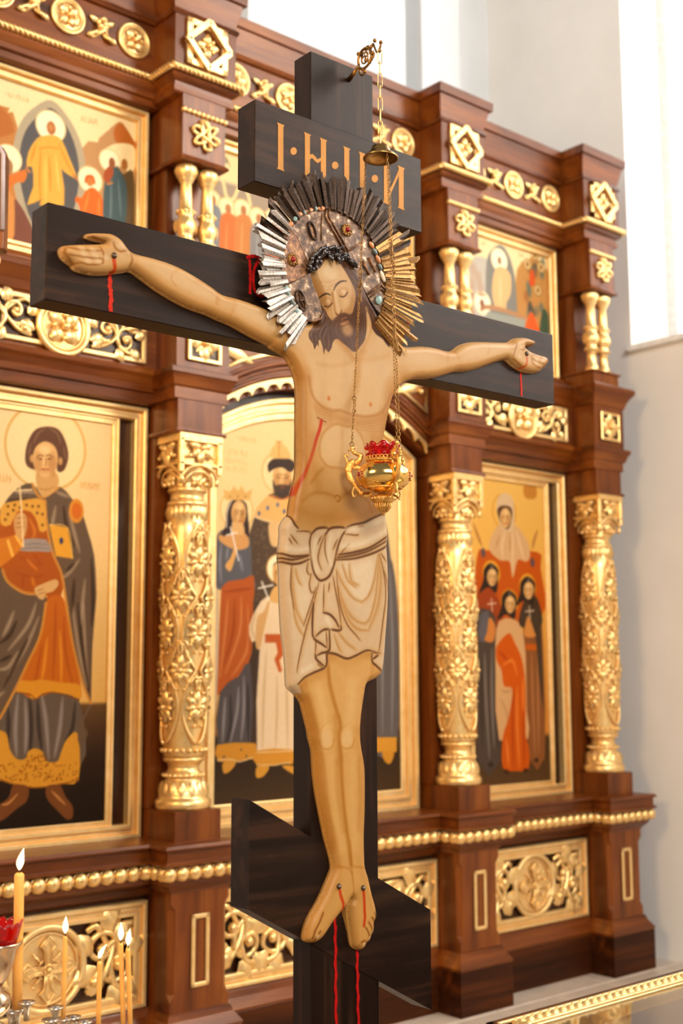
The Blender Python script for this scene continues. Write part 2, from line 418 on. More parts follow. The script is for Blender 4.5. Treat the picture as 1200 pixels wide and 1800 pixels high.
def scroll(mb, c, W, H, r, s=1):
    """openwork acanthus scroll filling about W x H around c; s mirrors it"""
    x, y, z = c
    def T(pts, rr, a=0): mb.tube([(x + s * p, y + .5 * rr * sin(k * .55 + a), z + q) for k, (p, q) in enumerate(pts)], rr, 6)
    T(spiral(-W * .18, H * .14, H * .36, H * .07, -2.4, 1.35), r); T(spiral(W * .2, -H * .1, H * .37, H * .06, .9, 1.3), r, 1.5)
    T(smooth_path([(-W * .5, -H * .42), (-W * .2, -H * .3), (W * .05, H * .05), (W * .2, H * .4), (W * .5, H * .45)], 5), r, .7)
    T(smooth_path([(-W * .5, H * .4), (-W * .3, H * .46), (0, H * .1), (W * .1, -H * .35), (W * .48, -H * .45)], 5), r, 2.2)
    T(spiral(W * .36, H * .3, H * .16, H * .04, 3.0, 1.2, 14), r * .8); T(spiral(-W * .36, -H * .28, H * .17, H * .04, 0, 1.2, 14), r * .8)
    for (p, q, a, L) in ((-.42, .1, 2.3, .3), (-.3, -.1, 3.6, .34), (.05, .34, 1.9, .3), (.02, -.36, 5.2, .32), (.4, .02, .6, .32), (.32, -.3, -.9, .3), (-.1, .42, .9, .28), (-.45, -.45, 1.0, .3), (.42, .46, -2.2, .26)):
        mb.leaf((x + s * p * W, y - r * .5, z + q * H), (s * cos(a), 0, sin(a)), (0, -1, 0), L * 1.25 * H, .15 * H, r * 1.5)
    for (p, q) in ((-.18, .14), (.2, -.1), (.36, .3), (-.36, -.28)): mb.ball((x + s * p * W, y - r * .6, z + q * H), r * 1.7, 7, 5)
def rope(mb, path, r, pitch):
    P = [Vector(p) for p in path]
    for a, b in zip(P[:-1], P[1:]):
        d = b - a; L = d.length; n = max(2, int(L / pitch)); d.normalize()
        side = Vector((0, 0, 1)); out = d.cross(side)
        for k in range(n):
            c = a + d * (L * (k + .5) / n); u = (d * .75 + side * -.66).normalized()
            mb.tube([c - u * r * 1.15, c - u * r * .7 + out * r * .5, c + out * r * .75, c + u * r * .7 + out * r * .5, c + u * r * 1.15], [r * .3, r * .5, r * .55, r * .5, r * .3], 6)
        mb.tube([a, b], r * .75, 6)
def frame_bars(x0, x1, z0, z1, w, y, th):
    """mitred rectangular frame with a stepped section"""
    mb = MB()
    for (o, ww, yy) in ((0, w * .34, y - th), (w * .30, w * .42, y - th * .55), (w * .66, w * .34, y - th * .8)):
        a = [(x0 + o, z0 + o), (x1 - o, z0 + o), (x1 - o, z1 - o), (x0 + o, z1 - o)]
        b = [(x0 + o + ww, z0 + o + ww), (x1 - o - ww, z0 + o + ww), (x1 - o - ww, z1 - o - ww), (x0 + o + ww, z1 - o - ww)]
        bev = ww * .22
        R = []
        for k in range(4):
            (ax, az), (bx, bz) = a[k], b[k]; dx, dz = (1 if bx > ax else -1), (1 if bz > az else -1)
            R.append([(ax, y, az), (ax, yy + bev, az), (ax + dx * bev, yy, az + dz * bev), (bx - dx * bev, yy, bz - dz * bev), (bx, yy + bev, bz), (bx, y, bz)])
        mb.rings(R, True, False, False, False, True)
    return mb

# ------------------------------------------------------------------ piers
Y0 = 4.25
bead_me = MB().ball((0, 0, 0), .0285, 12, 8, (1, .8, 1)).torus((0, .012, 0), .026, .0035, 16, 5).mesh('bead', M['gold'])
small_bead_me = MB().ball((0, 0, 0), .0125, 8, 6).mesh('bead', M['gold'])
leaf_n = (0, -1, 0)
def column_meshes():
    b = MB(); r = .0
    b.lathe([(.0, 1.02), (.106, 1.02), (.112, 1.03), (.112, 1.05), (.104, 1.062), (.098, 1.064), (.1, 1.075), (.09, 1.10), (.074, 1.135), (.07, 1.14), (.08, 1.145), (.082, 1.152), (.078, 1.16), (.066, 1.168), (.062, 1.185), (.07, 1.202), (.082, 1.207), (.084, 1.215), (.08, 1.222), (.07, 1.226), (0, 1.226)], seg=28)
    for k in range(14):
        a = 2 * pi * k / 14
        b.leaf((.098 * cos(a), .098 * sin(a), 1.07), (-cos(a) * .3, -sin(a) * .3, 1), (cos(a), sin(a), .4), .066, .017, .012)
    for k in range(24):
        a = 2 * pi * k / 24; b.ball((.081 * cos(a), .081 * sin(a), 1.152), .0085, 6, 4)
    s = MB()
    s.lathe([(.0, 1.222), (.082, 1.222), (.084, 1.24), (.084, 1.3), (.088, 1.5), (.088, 1.75), (.085, 2.0), (.081, 2.12), (.08, 2.17), (.076, 2.175), (.076, 2.23), (.072, 2.235), (0, 2.236)], seg=28)
    for k in range(20):
        a = 2 * pi * k / 20
        s.ball((.087 * cos(a), .087 * sin(a), 1.25), .011, 6, 4)
        s.leaf((.076 * cos(a), .076 * sin(a), 2.232), (0, 0, -1), (cos(a), sin(a), .2), .06, .014, .013)
    rnd = random.Random(3)
    def rad(z): return .086 + .0035 * sin((z - 1.25) / .9 * pi)
    per = .29
    for q in range(4):
        for ph, sg in ((0, 1), (0, -1)):
            pts = []
            for k in range(66):
                z = 1.275 + .885 * k / 65; w = abs(sin(pi * (z - 1.275) / per)) ** .75
                a = q * pi / 2 + sg * (.06 + .62 * w); R = rad(z) + .004 + .003 * cos(2 * pi * (z - 1.275) / per)
                pts.append((R * cos(a), R * sin(a), z))
            s.tube(pts, .0072, 6)
        for j in range(3):
            for half in (0, 1):
                a0 = q * pi / 2 + (pi / 4 if half else 0); zc = 1.275 + per * (j + (.5 if not half else 1.0))
                if zc > 2.13: continue
                R = rad(zc)
                def on(a, z, h=.004): return ((R + h) * cos(a), (R + h) * sin(a), z)
                nn = (cos(a0), sin(a0), 0); tx = Vector((-sin(a0), cos(a0), 0))
                for (dx, dz, L, W) in ((0, 1, .075, .019), (.75, .7, .062, .016), (-.75, .7, .062, .016), (.95, -.1, .052, .015), (-.95, -.1, .052, .015), (.6, -.8, .055, .015), (-.6, -.8, .055, .015), (0, -1, .066, .017)):
                    s.leaf(on(a0, zc), tx * dx + Vector((0, 0, dz)), nn, L, W, .018, -.004)
                s.ball(on(a0, zc, .014), .013, 7, 5)
                for (da, dz) in ((.4, .03), (-.4, .03), (.36, -.045), (-.36, -.045), (.1, .1), (-.1, .1)): s.ball(on(a0 + da, zc + dz, .006), .0095, 6, 4)
                for sg in (1, -1):
                    s.tube([on(a0 + sg * (.12 + .2 * cos(t * .5)), zc + .085 + .034 * sin(t * .5), .008) for t in range(9)], .0062, 6)
                    s.ball(on(a0 + sg * .3, zc + .055, .008), .0085, 6, 4); s.ball(on(a0 + sg * .16, zc - .075, .008), .0075, 6, 4)
    c = MB()
    c.lathe([(0, 2.232), (.08, 2.232), (.084, 2.24), (.08, 2.25), (.071, 2.254), (.069, 2.285), (.078, 2.29), (.082, 2.297), (.076, 2.305), (.078, 2.33), (.09, 2.37), (.098, 2.40), (0, 2.40)], seg=28)
    h = .104
    c.box(-h, h, -h, h, 2.392, 2.40); c.box(-h, h, -h, h, 2.49, 2.52)
    c.box(-h + .022, h - .022, -h + .02, h - .02, 2.40, 2.49)
    for sx in (-1, 1):
        for sy in (-1, 1): c.box(min(sx * h, sx * (h - .022)), max(sx * h, sx * (h - .022)), min(sy * h, sy * (h - .022)), max(sy * h, sy * (h - .022)), 2.36, 2.5, .003)
    for q in range(4):
        a = q * pi / 2; ca, sa = cos(a), sin(a)
        def W(x, y, z): return (x * ca - y * sa, x * sa + y * ca, z)
        def D(x, y, z): return Vector(W(x, y, z))
        nn = D(0, -1, 0)
        for (dx, dz, L) in ((0, -1, .075), (.8, -.6, .06), (-.8, -.6, .06), (1, .35, .06), (-1, .35, .06)):
            c.leaf(W(0, -h + .006, 2.462), D(dx, 0, dz), nn, L, .018, .02)
        c.ball(W(0, -h - .006, 2.465), .012, 7, 5)
        for dx in (-.055, .055): c.ball(W(dx, -h + .004, 2.43), .01, 6, 4)
        arc = [W(.092 * cos(t), -h + .004 + .02 * (1 - sin(t)), 2.315 + .08 * sin(t)) for t in [pi * k / 12 for k in range(13)]]
        c.tube(arc, .0085, 6); arc2 = [W(.066 * cos(t), -h + .01 + .02 * (1 - sin(t)), 2.315 + .055 * sin(t)) for t in [pi * k / 10 for k in range(11)]]
        c.tube(arc2, .006, 6)
        for (dx, dz) in ((0, 1), (.7, .7), (-.7, .7)): c.leaf(W(0, -h + .022, 2.315), D(dx, 0, dz), nn, .05, .014, .016)
        for dx in (-.03, 0, .03): c.ball(W(dx, -h + .014, 2.318), .011, 6, 4)
    return b, s, c
cb, cs_, cc = column_meshes()
colb_me, cols_me, colc_me = cb.mesh('column_base', M['gold']), cs_.mesh('carved_shaft', M['gold']), cc.mesh('capital', M['gold'])
cn = MB().lathe([(0, 0), (.036, 0), (.038, .012), (.034, .03), (.026, .04), (.025, .11), (.027, .112), (.034, .118), (.036, .128), (.03, .14), (.032, .15), (.041, .17), (.043, .185), (.041, .2), (.032, .222), (.03, .232), (.037, .242), (.037, .252), (.03, .26), (.028, .266), (.023, .37), (.03, .378), (.032, .385), (.036, .395), (.044, .41), (.046, .43), (.042, .445), (0, .448)], seg=18)
for k in range(12):
    a = 2 * pi * k / 12
    cn.ball((.036 * cos(a), .036 * sin(a), .125), .007, 5, 4); cn.ball((.037 * cos(a), .037 * sin(a), .247), .007, 5, 4)
    cn.leaf((.03 * cos(a), .03 * sin(a), .385), (cos(a) * .3, sin(a) * .3, 1), (cos(a), sin(a), 0), .055, .011, .009)
for k in range(4):
    a = pi / 4 + pi / 2 * k
    cn.leaf((.04 * cos(a), .04 * sin(a), .157), (0, 0, 1), (cos(a), sin(a), 0), .06, .015, .012)
cn_me = cn.mesh('colonnette', M['gold'])
def panel_ornament(hw, z0, z1):
    mb = MB(); zc = (z0 + z1) / 2; h = (z1 - z0) / 2; w = .016
    mb.box(-hw, hw, -.012, 0, z0, z0 + w, .003); mb.box(-hw, hw, -.012, 0, z1 - w, z1, .003)
    mb.box(-hw, -hw + w, -.0125, 0, z0, z1, .003); mb.box(hw - w, hw, -.0125, 0, z0, z1, .003)
    for k in range(4):
        a = k * pi / 2
        mb.leaf((cos(a) * .008, -.006, zc + sin(a) * .008), (cos(a), 0, sin(a)), (0, -1, 0), h * .92, h * .34, .016)
        b = a + pi / 4; mb.leaf((cos(b) * .008, -.004, zc + sin(b) * .008), (cos(b), 0, sin(b)), (0, -1, 0), h * .7, h * .16, .012)
    mb.ball((0, -.016, zc), h * .2, 8, 5)
    return mb
def rosette():
    mb = MB(); h, w = .104, .03
    for (a, b, c_, d) in ((-h, h, -h, -h + w), (-h, h, h - w, h), (-h, -h + w, -h, h), (h - w, h, -h, h)): mb.box(a, b, -.014, 0, c_, d, .003)
    g = .082; t = .012
    P = [(0, -g * 1.3), (g * 1.3, 0), (0, g * 1.3), (-g * 1.3, 0)]
    for k in range(4):
        a, b = Vector((P[k][0], -.02, P[k][1])), Vector((P[(k + 1) % 4][0], -.02, P[(k + 1) % 4][1])); d = (b - a).normalized(); n = Vector((-d.z, 0, d.x))
        q = [a - d * t * .2 + n * t, b + d * t * .2 + n * t, b + d * t * 1.2 - n * t, a - d * t * 1.2 - n * t] if False else [a + n * t, b + n * t, b - n * t, a - n * t]
        lo = [v + Vector((0, .016, 0)) for v in q]; up = [v + Vector((0, -.012, 0)) for v in q]
        mb.add(lo + up, [(4, 5, 6, 7), (0, 1, 5, 4), (1, 2, 6, 5), (2, 3, 7, 6), (3, 0, 4, 7)])
    for k in range(4): mb.ball((P[k][0], -.022, P[k][1]), t * 1.15, 6, 4, (1, .8, 1))
    flower(mb, (0, -.012, 0), .056, 4, .22, 0)
    return mb
rosette_me = rosette().mesh('rosette', M['gold'])
kb = MB()
for q in range(3):
    a = radians(-18 + 60 * q)
    kb.tube([(x * cos(a) - z * sin(a), -.008 - .006 * sin(3 * t + q * 2.1), x * sin(a) + z * cos(a)) for t, x, z in [(2 * pi * k / 36, .064 * abs(cos(2 * pi * k / 36)) ** .8 * (1 if cos(2 * pi * k / 36) > 0 else -1), .021 * sin(2 * pi * k / 36) * (1.1 - .25 * abs(sin(2 * pi * k / 36)))) for k in range(36)]], .0095, 7, True); knot_me = kb.mesh('knot_ornament', M['gold'])
pan_me = panel_ornament(.083, -.08, .08).mesh('carved_panel', M['gold'])
dark_pan_me = MB().box(-.078, .078, -.004, -.0005, -.075, .075).mesh('panel_ground', M['wood_dark'])

def make_pier(s0, label):
    t = empty('iconostasis_pier', ipt(s0, -Y0, 0), RI); tag(t, label, 'pier', 'wooden piers of the iconostasis')
    wv, wh = M['wood_v'], M['wood_h']
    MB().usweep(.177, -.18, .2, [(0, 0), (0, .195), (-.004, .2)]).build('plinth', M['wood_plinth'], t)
    MB().usweep(.135, -.14, .2, [(.04, .2), (.044, .212), (.036, .222), (.016, .25), (.008, .272), (0, .276)]).build('base_moulding', wh, t)
    R = []
    for z, c in ((.276, .001), (.318, .001), (.345, .022), (.655, .022), (.68, .001), (.718, .001)):
        R.append([(-.135, .2, z), (-.135, -.14 + c, z), (-.135 + c, -.14, z), (.135 - c, -.14, z), (.135, -.14 + c, z), (.135, .2, z)])
    MB().rings(R, True, True, True).build('pedestal', wv, t)
    g = MB()
    for (a, b, c_, d) in ((-.042, .042, .36, .378), (-.042, .042, .614, .632), (-.042, -.024, .36, .632), (.024, .042, .36, .632)): g.box(a, b, -.15, -.14, c_, d, .004)
    g.build('slot_frame', M['gold_flat'], t)
    MB().usweep(.135, -.14, .2, [(0, .718), (.008, .73), (.03, .752), (.036, .766), (.036, .824), (.058, .826), (.064, .832), (.064, .84), (.052, .844), (.052, .882), (.064, .886), (.066, .893), (.058, .903), (-.02, .907)]).build('bead_cornice', wh, t)
    for k in range(7): inst('bead', bead_me, t, (-.171 + k * .057, -.186, .797))
    for sx in (-1, 1):
        for k in range(3): inst('bead', bead_me, t, (sx * .181, -.15 + k * .052, .797), (0, 0, sx * pi / 2))
    MB().usweep(.107, -.12, .2, [(0, .905), (0, 1.018), (-.003, 1.02)]).build('column_block', wv, t)
    MB().box(-.112, .112, .06, .26, 1.02, 2.52).build('pilaster', wv, t)
    col = empty('column', (0, 0, 0)); col.parent = t; col.location = (0, -.013, 0)
    inst('column_base', colb_me, col, (0, 0, 0)); inst('carved_shaft', cols_me, col, (0, 0, 0)); inst('capital', colc_me, col, (0, 0, 0))
    MB().usweep(.11, -.105, .26, [(.01, 2.52), (.013, 2.528), (.01, 2.537), (0, 2.54), (0, 2.66)]).build('capital_block', wv, t)
    MB().usweep(.13, -.11, .26, [(-.005, 2.66), (0, 2.662), (0, 2.708), (.01, 2.716), (.018, 2.74), (.026, 2.758), (.032, 2.762), (.032, 2.782), (0, 2.79)]).build('entablature', wh, t)
    MB().usweep(.13, -.12, .26, [(0, 2.79), (0, 3.012)]).build('frieze_block', wv, t)
    inst('panel_ground', dark_pan_me, t, (0, -.12, 2.9)); inst('carved_panel', pan_me, t, (0, -.124, 2.9))
    MB().usweep(.13, -.12, .26, [(0, 3.012), (.008, 3.02), (.016, 3.05), (.034, 3.08), (.05, 3.1), (.052, 3.118), (.045, 3.127), (-.02, 3.13)]).build('ledge', wh, t)
    MB().usweep(.112, -.11, .26, [(0, 3.128), (0, 3.202), (.012, 3.206), (.012, 3.214), (0, 3.218)]).build('colonnette_block', wv, t)
    for sx in (-1, 1): inst('colonnette', cn_me, t, (sx * .053, -.055, 3.218), (0, 0, .4), (1, 1, 1.02))
    MB().box(-.1, .1, .02, .26, 3.21, 3.7).build('upper_pilaster', wv, t)
    MB().usweep(.108, -.108, .26, [(.01, 3.676), (.014, 3.684), (.006, 3.694), (0, 3.7), (0, 3.965)]).build('upper_block', wv, t)
    inst('knot_ornament', knot_me, t, (0, -.112, 3.802))
    for k in range(10): inst('bead', small_bead_me, t, (-.104 + k * .0231, -.112, 3.893))
    MB().usweep(.15, -.106, .26, [(-.04, 3.955), (-.01, 3.962), (0, 3.97), (.004, 3.99), (-.006, 3.994), (-.004, 4.012), (.012, 4.024), (.02, 4.034), (.02, 4.04), (.012, 4.074)]).build('upper_entablature', wh, t)
    rp = MB(); rope(rp, [(-.178, .1, 4.056), (-.178, -.134, 4.056), (.178, -.134, 4.056), (.178, .1, 4.056)], .0165, .021); rp.build('rope_moulding', M['gold'], t)
    MB().usweep(.155, -.115, .26, [(0, 4.07), (0, 4.305)]).build('crown_block', wv, t)
    inst('rosette', rosette_me, t, (0, -.116, 4.197))
    MB().usweep(.15, -.105, .3, [(0, 4.3), (.014, 4.304), (.02, 4.314), (.014, 4.328), (.006, 4.332), (.03, 4.438), (.044, 4.442), (.046, 4.485), (.042, 4.49)]).build('crown_cornice', wh, t)
    return t
PIERS = (1.69, 2.825, 4.405, 5.537)
make_pier(PIERS[0], 'wooden pier beyond the picture edge, left of the grey-cloaked saint')
make_pier(PIERS[1], 'wooden pier with gilt carved column between the saint and the royal family icon')
make_pier(PIERS[2], 'wooden pier with gilt carved column just right of the cross')
make_pier(PIERS[3], 'wooden pier with gilt carved column against the white side wall')

# ------------------------------------------------------------------ bays
def bar_frame(mb, x0, x1, z0, z1, w, y, th):
    mb.box(x0, x1, y - th, y, z0, z0 + w, .004); mb.box(x0, x1, y - th, y, z1 - w, z1, .004)
    mb.box(x0, x0 + w, y - th - .0005, y, z0, z1, .004); mb.box(x1 - w, x1, y - th - .0005, y, z0, z1, .004)
def fleury_cross(mb, c, R):
    x, y, z = c
    for k in range(4):
        a = k * pi / 2; d = Vector((cos(a), 0, sin(a))); s = Vector((-sin(a), 0, cos(a)))
        out = [(0, .11), (.5, .11), (.6, .15), (.68, .25), (.78, .17), (.97, .0), (.78, -.17), (.68, -.25), (.6, -.15), (.5, -.11), (0, -.11)]
        P = [Vector(c) + d * (R * p) + s * (R * q) for p, q in out]
        up = [p + Vector((0, -.012, 0)) for p in P]
        n = len(P); mb.add(P + up, [tuple(range(2 * n - 1, n - 1, -1))] + [(i, i + 1, n + i + 1, n + i) for i in range(n - 1)])
        mb.tube([p + Vector((0, -.013, 0)) for p in P], R * .028, 5); mb.tube([Vector(c) + d * (R * p * .9) + s * (R * q_ * .45) + Vector((0, -.013, 0)) for p, q_ in out], R * .02, 5)
        b = a + pi / 4; e = Vector((cos(b), 0, sin(b)))
        q = Vector(c) + e * (R * .3)
        mb.tube([Vector(c) + e * R * .2, Vector(c) + e * R * .62 + Vector((0, -.006, 0))], [R * .05, R * .03], 5)
        mb.ball(Vector(c) + e * (R * .66) + Vector((0, -.006, 0)), R * .06, 6, 4)
        f = Vector((-e.z, 0, e.x)); mb.tube([q + f * R * .14 + Vector((0, -.006, 0)), q - f * R * .14 + Vector((0, -.006, 0))], R * .03, 5)
    mb.torus((x, y - .014, z), R * .15, R * .03, 18, 5); mb.ball((x, y - .016, z), R * .09, 8, 5)
BAYW = {0: .449, 1: .668, 2: .449}
ARC_R, ARC_TOP = 1.10, 2.815
def arc_z(x, top): return top - (ARC_R - math.sqrt(max(ARC_R ** 2 - x * x, 0)))
def make_bay(k, s0, label):
    W = BAYW[k]; mid = (k == 1); wv, wh = M['wood_v'], M['wood_h']
    t = empty('iconostasis_bay', ipt(s0, -Y0, 0), RI); tag(t, label, 'wall panel', 'wooden bays of the iconostasis')
    MB().box(-W, W, .152, .2, .2, 4.3).build('backboard', M['wood_dark'], t)
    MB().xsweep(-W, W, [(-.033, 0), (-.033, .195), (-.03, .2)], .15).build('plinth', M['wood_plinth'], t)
    MB().xsweep(-W, W, [(-.03, .2), (-.034, .21), (-.026, .222), (-.008, .25), (0, .272), (.004, .28)], .15).build('plinth_moulding', wh, t)
    MB().xsweep(-W, W, [(.034, .28), (.034, .7)], .15).build('panel_ground', M['wood_dark'], t)
    PW = .417 if not mid else .65
    pn = empty('carved_base_panel', (0, 0, 0)); pn.parent = t
    frame_bars(-PW, PW, .284, .682, .056, .03, .036).build('gilt_frame', M['gold_flat'], pn)
    g = MB(); medc = (0, .012, .483)
    n = 32; vs = [(0, .016, .483)] + [(.138 * cos(2 * pi * i / n), .022, .483 + .138 * sin(2 * pi * i / n)) for i in range(n)]
    g.add(vs, [(0, 1 + (i + 1) % n, 1 + i) for i in range(n)], True); g.torus(medc, .148, .0145, 40, 8); g.torus((0, .016, .483), .126, .005, 36, 5)
    g.build('medallion', M['gold_flat'], pn)
    fc = MB(); fleury_cross(fc, (0, .012, .483), .122); fc.build('medallion_cross', M['gold'], pn)
    for sg in (-1, 1):
        sc = MB()
        if not mid: scroll(sc, (sg * .262, .02, .483), .19, .27, .0135, sg)
        else:
            scroll(sc, (sg * .27, .02, .483), .24, .27, .0135, sg); scroll(sc, (sg * .485, .02, .483), .22, .27, .0135, -sg)
        sc.build('carved_scrollwork', M['gold'], pn)
    MB().xsweep(-W, W, [(.03, .69), (.0, .705), (-.012, .73), (-.05, .752), (-.054, .766), (-.054, .824), (-.076, .826), (-.084, .832), (-.084, .84), (-.072, .844), (-.072, .882), (-.084, .886), (-.086, .893), (-.078, .903), (.09, .91)], .15).build('bead_cornice', wh, t)
    nb = int(2 * (W - .05) / .0565)
    for i in range(nb): inst('bead', bead_me, t, ((i - (nb - 1) / 2) * .0565, -.07, .797))
    # lower icon frame
    if not mid:
        frame_bars(-.447, .447, .905, 2.651, .055, .15, .05).build('icon_frame', M['gold_flat'], t)
    else:
        fr = MB()
        for (o, ww, yy) in ((0, .024, .1), (.022, .03, .12), (.05, .016, .108), (.064, .034, .122)):
            def loop(q):
                xs = [(-.641 + q), (.641 - q)]; top = ARC_TOP - q
                L = [(xs[0], .905 + q), (xs[1], .905 + q)]
                L += [(x, arc_z(x, top)) for x in np.linspace(xs[1], xs[0], 25)]
                return L
            a, b = loop(o), loop(o + ww); R = []
            for (ax, az), (bx, bz) in zip(a, b): R.append([(ax, .15, az), (ax, yy + .004, az), (ax * .85 + bx * .15, yy, az * .85 + bz * .15), (ax * .15 + bx * .85, yy, az * .15 + bz * .85), (bx, yy + .004, bz), (bx, .15, bz)])
            fr.rings(R, True, False, False, False, True)
        fr.build('icon_frame', M['gold_flat'], t)
    # lower entablature and frieze
    if not mid:
        MB().xsweep(-W, W, [(.085, 2.655), (.06, 2.66), (.056, 2.7), (.044, 2.704), (.04, 2.73), (.02, 2.755), (.004, 2.768), (0, 2.786), (.012, 2.792), (.034, 2.8), (.034, 3.01)], .15).build('entablature', wh, t)
        f = MB(); bar_frame(f, -.382, .382, 2.812, 3.002, .02, .034, .016); f.build('frieze_frame', M['gold_flat'], t)
        f = MB().box(-.362, .362, .030, .0335, 2.832, 2.982).build('frieze_ground', M['wood_dark'], t)
        m = MB(); medallion(m, (0, .014, 2.896), .118); m.build('frieze_medallion', M['gold'], t)
        for sg in (-1, 1):
            m = MB(); scroll(m, (sg * .24, .022, 2.907), .22, .15, .0085, sg); m.build('frieze_scroll', M['gold'], t)
    else:
        fa = MB(); xs = np.linspace(-W, W, 41)
        for (dz, y, y2) in ((.035, .06, None), (.10, .03, None)):
            lo = [(x, min(arc_z(x, ARC_TOP + dz), 3.0)) for x in xs]
            fa.rings([[(x, .15, z), (x, y, z), (x, y, 3.012), (x, .15, 3.012)] for x, z in lo], True, True, True)
        fa.build('arched_spandrel', wh, t)
        am = MB()
        for (dz, y, r) in ((.095, .03, .012), (.125, .026, .009), (.15, .024, .012), (.175, .03, .006)):
            am.tube([(x, y, arc_z(x, ARC_TOP + dz)) for x in xs], r, 6)
        am.build('arch_moulding', wh, t)
        va = MB(); nsc = 17; up, lo = [], []
        N = 17 * 8
        for i in range(N + 1):
            x = -.655 + 1.31 * i / N; ph = (i % 8) / 8; hgt = .022 + .03 * (1 - math.sqrt(max(0, 1 - (2 * ph - 1) ** 2)))
            z1 = arc_z(x, ARC_TOP + .085); up.append((x, z1)); lo.append((x, z1 - hgt))
        va.rings([[(x, .048, z), (x, .048, zl), (x, .034, zl), (x, .034, z)] for (x, z), (_, zl) in zip(up, lo)], True, True, True)
        va.build('scalloped_valance', M['gold_flat'], t)
        for sg in (-1, 1):
            sp = MB(); tri = [(sg * .64, 2.99), (sg * .64, 2.83), (sg * .5, 2.905), (sg * .36, 2.955), (sg * .2, 2.99)]
            sp.tube([(x, .022, z) for x, z in tri], .011, 6, True)
            sp.leaf((sg * .62, .02, 2.97), (-sg, 0, -.35), (0, -1, 0), .2, .03, .014); sp.ball((sg * .6, .018, 2.93), .016, 7, 5)
            sp.build('spandrel_ornament', M['gold'], t)
    MB().xsweep(-W, W, [(.034, 3.01), (.024, 3.018), (.016, 3.05), (-.004, 3.08), (-.018, 3.1), (-.02, 3.118), (-.012, 3.127), (.06, 3.132), (.06, 3.16), (.078, 3.165), (.088, 3.19)], .15).build('ledge', wh, t)
    UW = .43 if not mid else .655
    frame_bars(-UW, UW, 3.19, 3.945, .05, .15, .045).build('upper_icon_frame', M['gold_flat'], t)
    MB().xsweep(-W, W, [(.09, 3.945), (.07, 3.95), (.066, 3.975), (.05, 3.98), (.046, 4.0), (.036, 4.02), (.03, 4.034), (.03, 4.04), (.05, 4.074), (.05, 4.3)], .15).build('upper_entablature', wh, t)
    rp = MB(); rope(rp, [(-W + .03, .03, 4.056), (W - .03, .03, 4.056)], .0165, .021); rp.build('rope_moulding', M['gold'], t)
    for x in ((-.31, 0, .31) if not mid else (-.52, -.215, .215, .52)):
        m = MB(); medallion(m, (x, .044, 4.204), .078, 5 if mid else 4); m.build('frieze_medallion', M['gold'], t)
    for x in ((-.155, .155) if not mid else (-.3675, 0, .3675)):
        m = MB(); xknot(m, (x, .042, 4.2), .075, .062, .0095); m.build('frieze_knot', M['gold'], t)
    MB().xsweep(-W, W, [(.05, 4.3), (.036, 4.304), (.03, 4.314), (.036, 4.328), (.044, 4.332), (.02, 4.438), (.006, 4.442), (.004, 4.485), (.008, 4.49)], .3).build('crown_cornice', wh, t)
    return t
BAYC = [(PIERS[i] + PIERS[i + 1]) / 2 for i in range(3)]
make_bay(0, BAYC[0], 'carved wooden bay framing the grey-cloaked saint, cut by the left edge')
make_bay(1, BAYC[1], 'arched wooden bay behind the cross framing the royal family icon')
make_bay(2, BAYC[2], 'carved wooden bay framing the veiled woman and girls, next to the side wall')

# ------------------------------------------------------------------ painted icons
ICN = -4.385
icon_plane = Flat(uI, nI, ICN)
def make_icon(label, s0, half, z0, z1, fn, border=0.0, arch=False, res=.0042, k=.0022):
    t = empty('icon', ipt(s0, ICN, z0), RI); tag(t, label, 'icon', 'painted icons of the iconostasis')
    nx, nz = int(2 * half / res), int((z1 - z0) / res); b = border
    xs = np.linspace(-half + b, half - b, nx + 1); X = np.tile(xs, nz + 1)
    top = np.array([arc_z(x, ARC_TOP - .098) for x in xs]) if arch else np.full(nx + 1, z1 - b)
    f = np.linspace(0, 1, nz + 1)[:, None]; Zc = ((z0 + b) * (1 - f) + top[None, :] * f).ravel()
    V = np.stack([X, np.zeros_like(X), Zc - z0], 1)
    i, j = np.meshgrid(np.arange(nx), np.arange(nz)); a = (j * (nx + 1) + i).ravel()
    F = np.stack([a, a + 1, a + nx + 2, a + nx + 1], 1)
    me = bpy.data.meshes.new('painted_board'); me.from_pydata(V.tolist(), [], F.tolist()); me.materials.append(M['icon_paint'])
    P = Painter(X + s0, Zc, icon_plane, k); fn(P); P.C = P.C * .95; P.store(me); me.update()
    link(bpy.data.objects.new('painted_board', me), t)
    MB().box(-half, half, .001, .012, 0, (z1 - z0) if not arch else arc_z(half, ARC_TOP - .1) - z0).build('back_board', M['wood_dark'], t)
    if border: frame_bars(-half, half, 0, z1 - z0, border, .001, .014).build('border', M['gold_flat'], t)
    return t
SKIN = (214, 166, 108); SKD = (160, 106, 58); SKL = (232, 192, 138)
def script_marks(P, pts, h, n, c, w=1.2):
    """a line of small worn lettering strokes between two points"""
    (x0, y0), (x1, y1) = pts; r = random.Random(int(x0 * 7 + y0))
    for i in range(n):
        t = (i + .5) / n; x, y = x0 + (x1 - x0) * t, y0 + (y1 - y0) * t; d = (x1 - x0) / n
        P.line([(x, y - h / 2), (x, y + h / 2)], w, c, .5, .8, 1)
        if r.random() < .6: P.line([(x, y + r.choice((-h / 2, 0, h / 2))), (x + d * .8, y + r.choice((-h / 2, 0, h / 2)))], w * .8, c, .5, .7, 1)
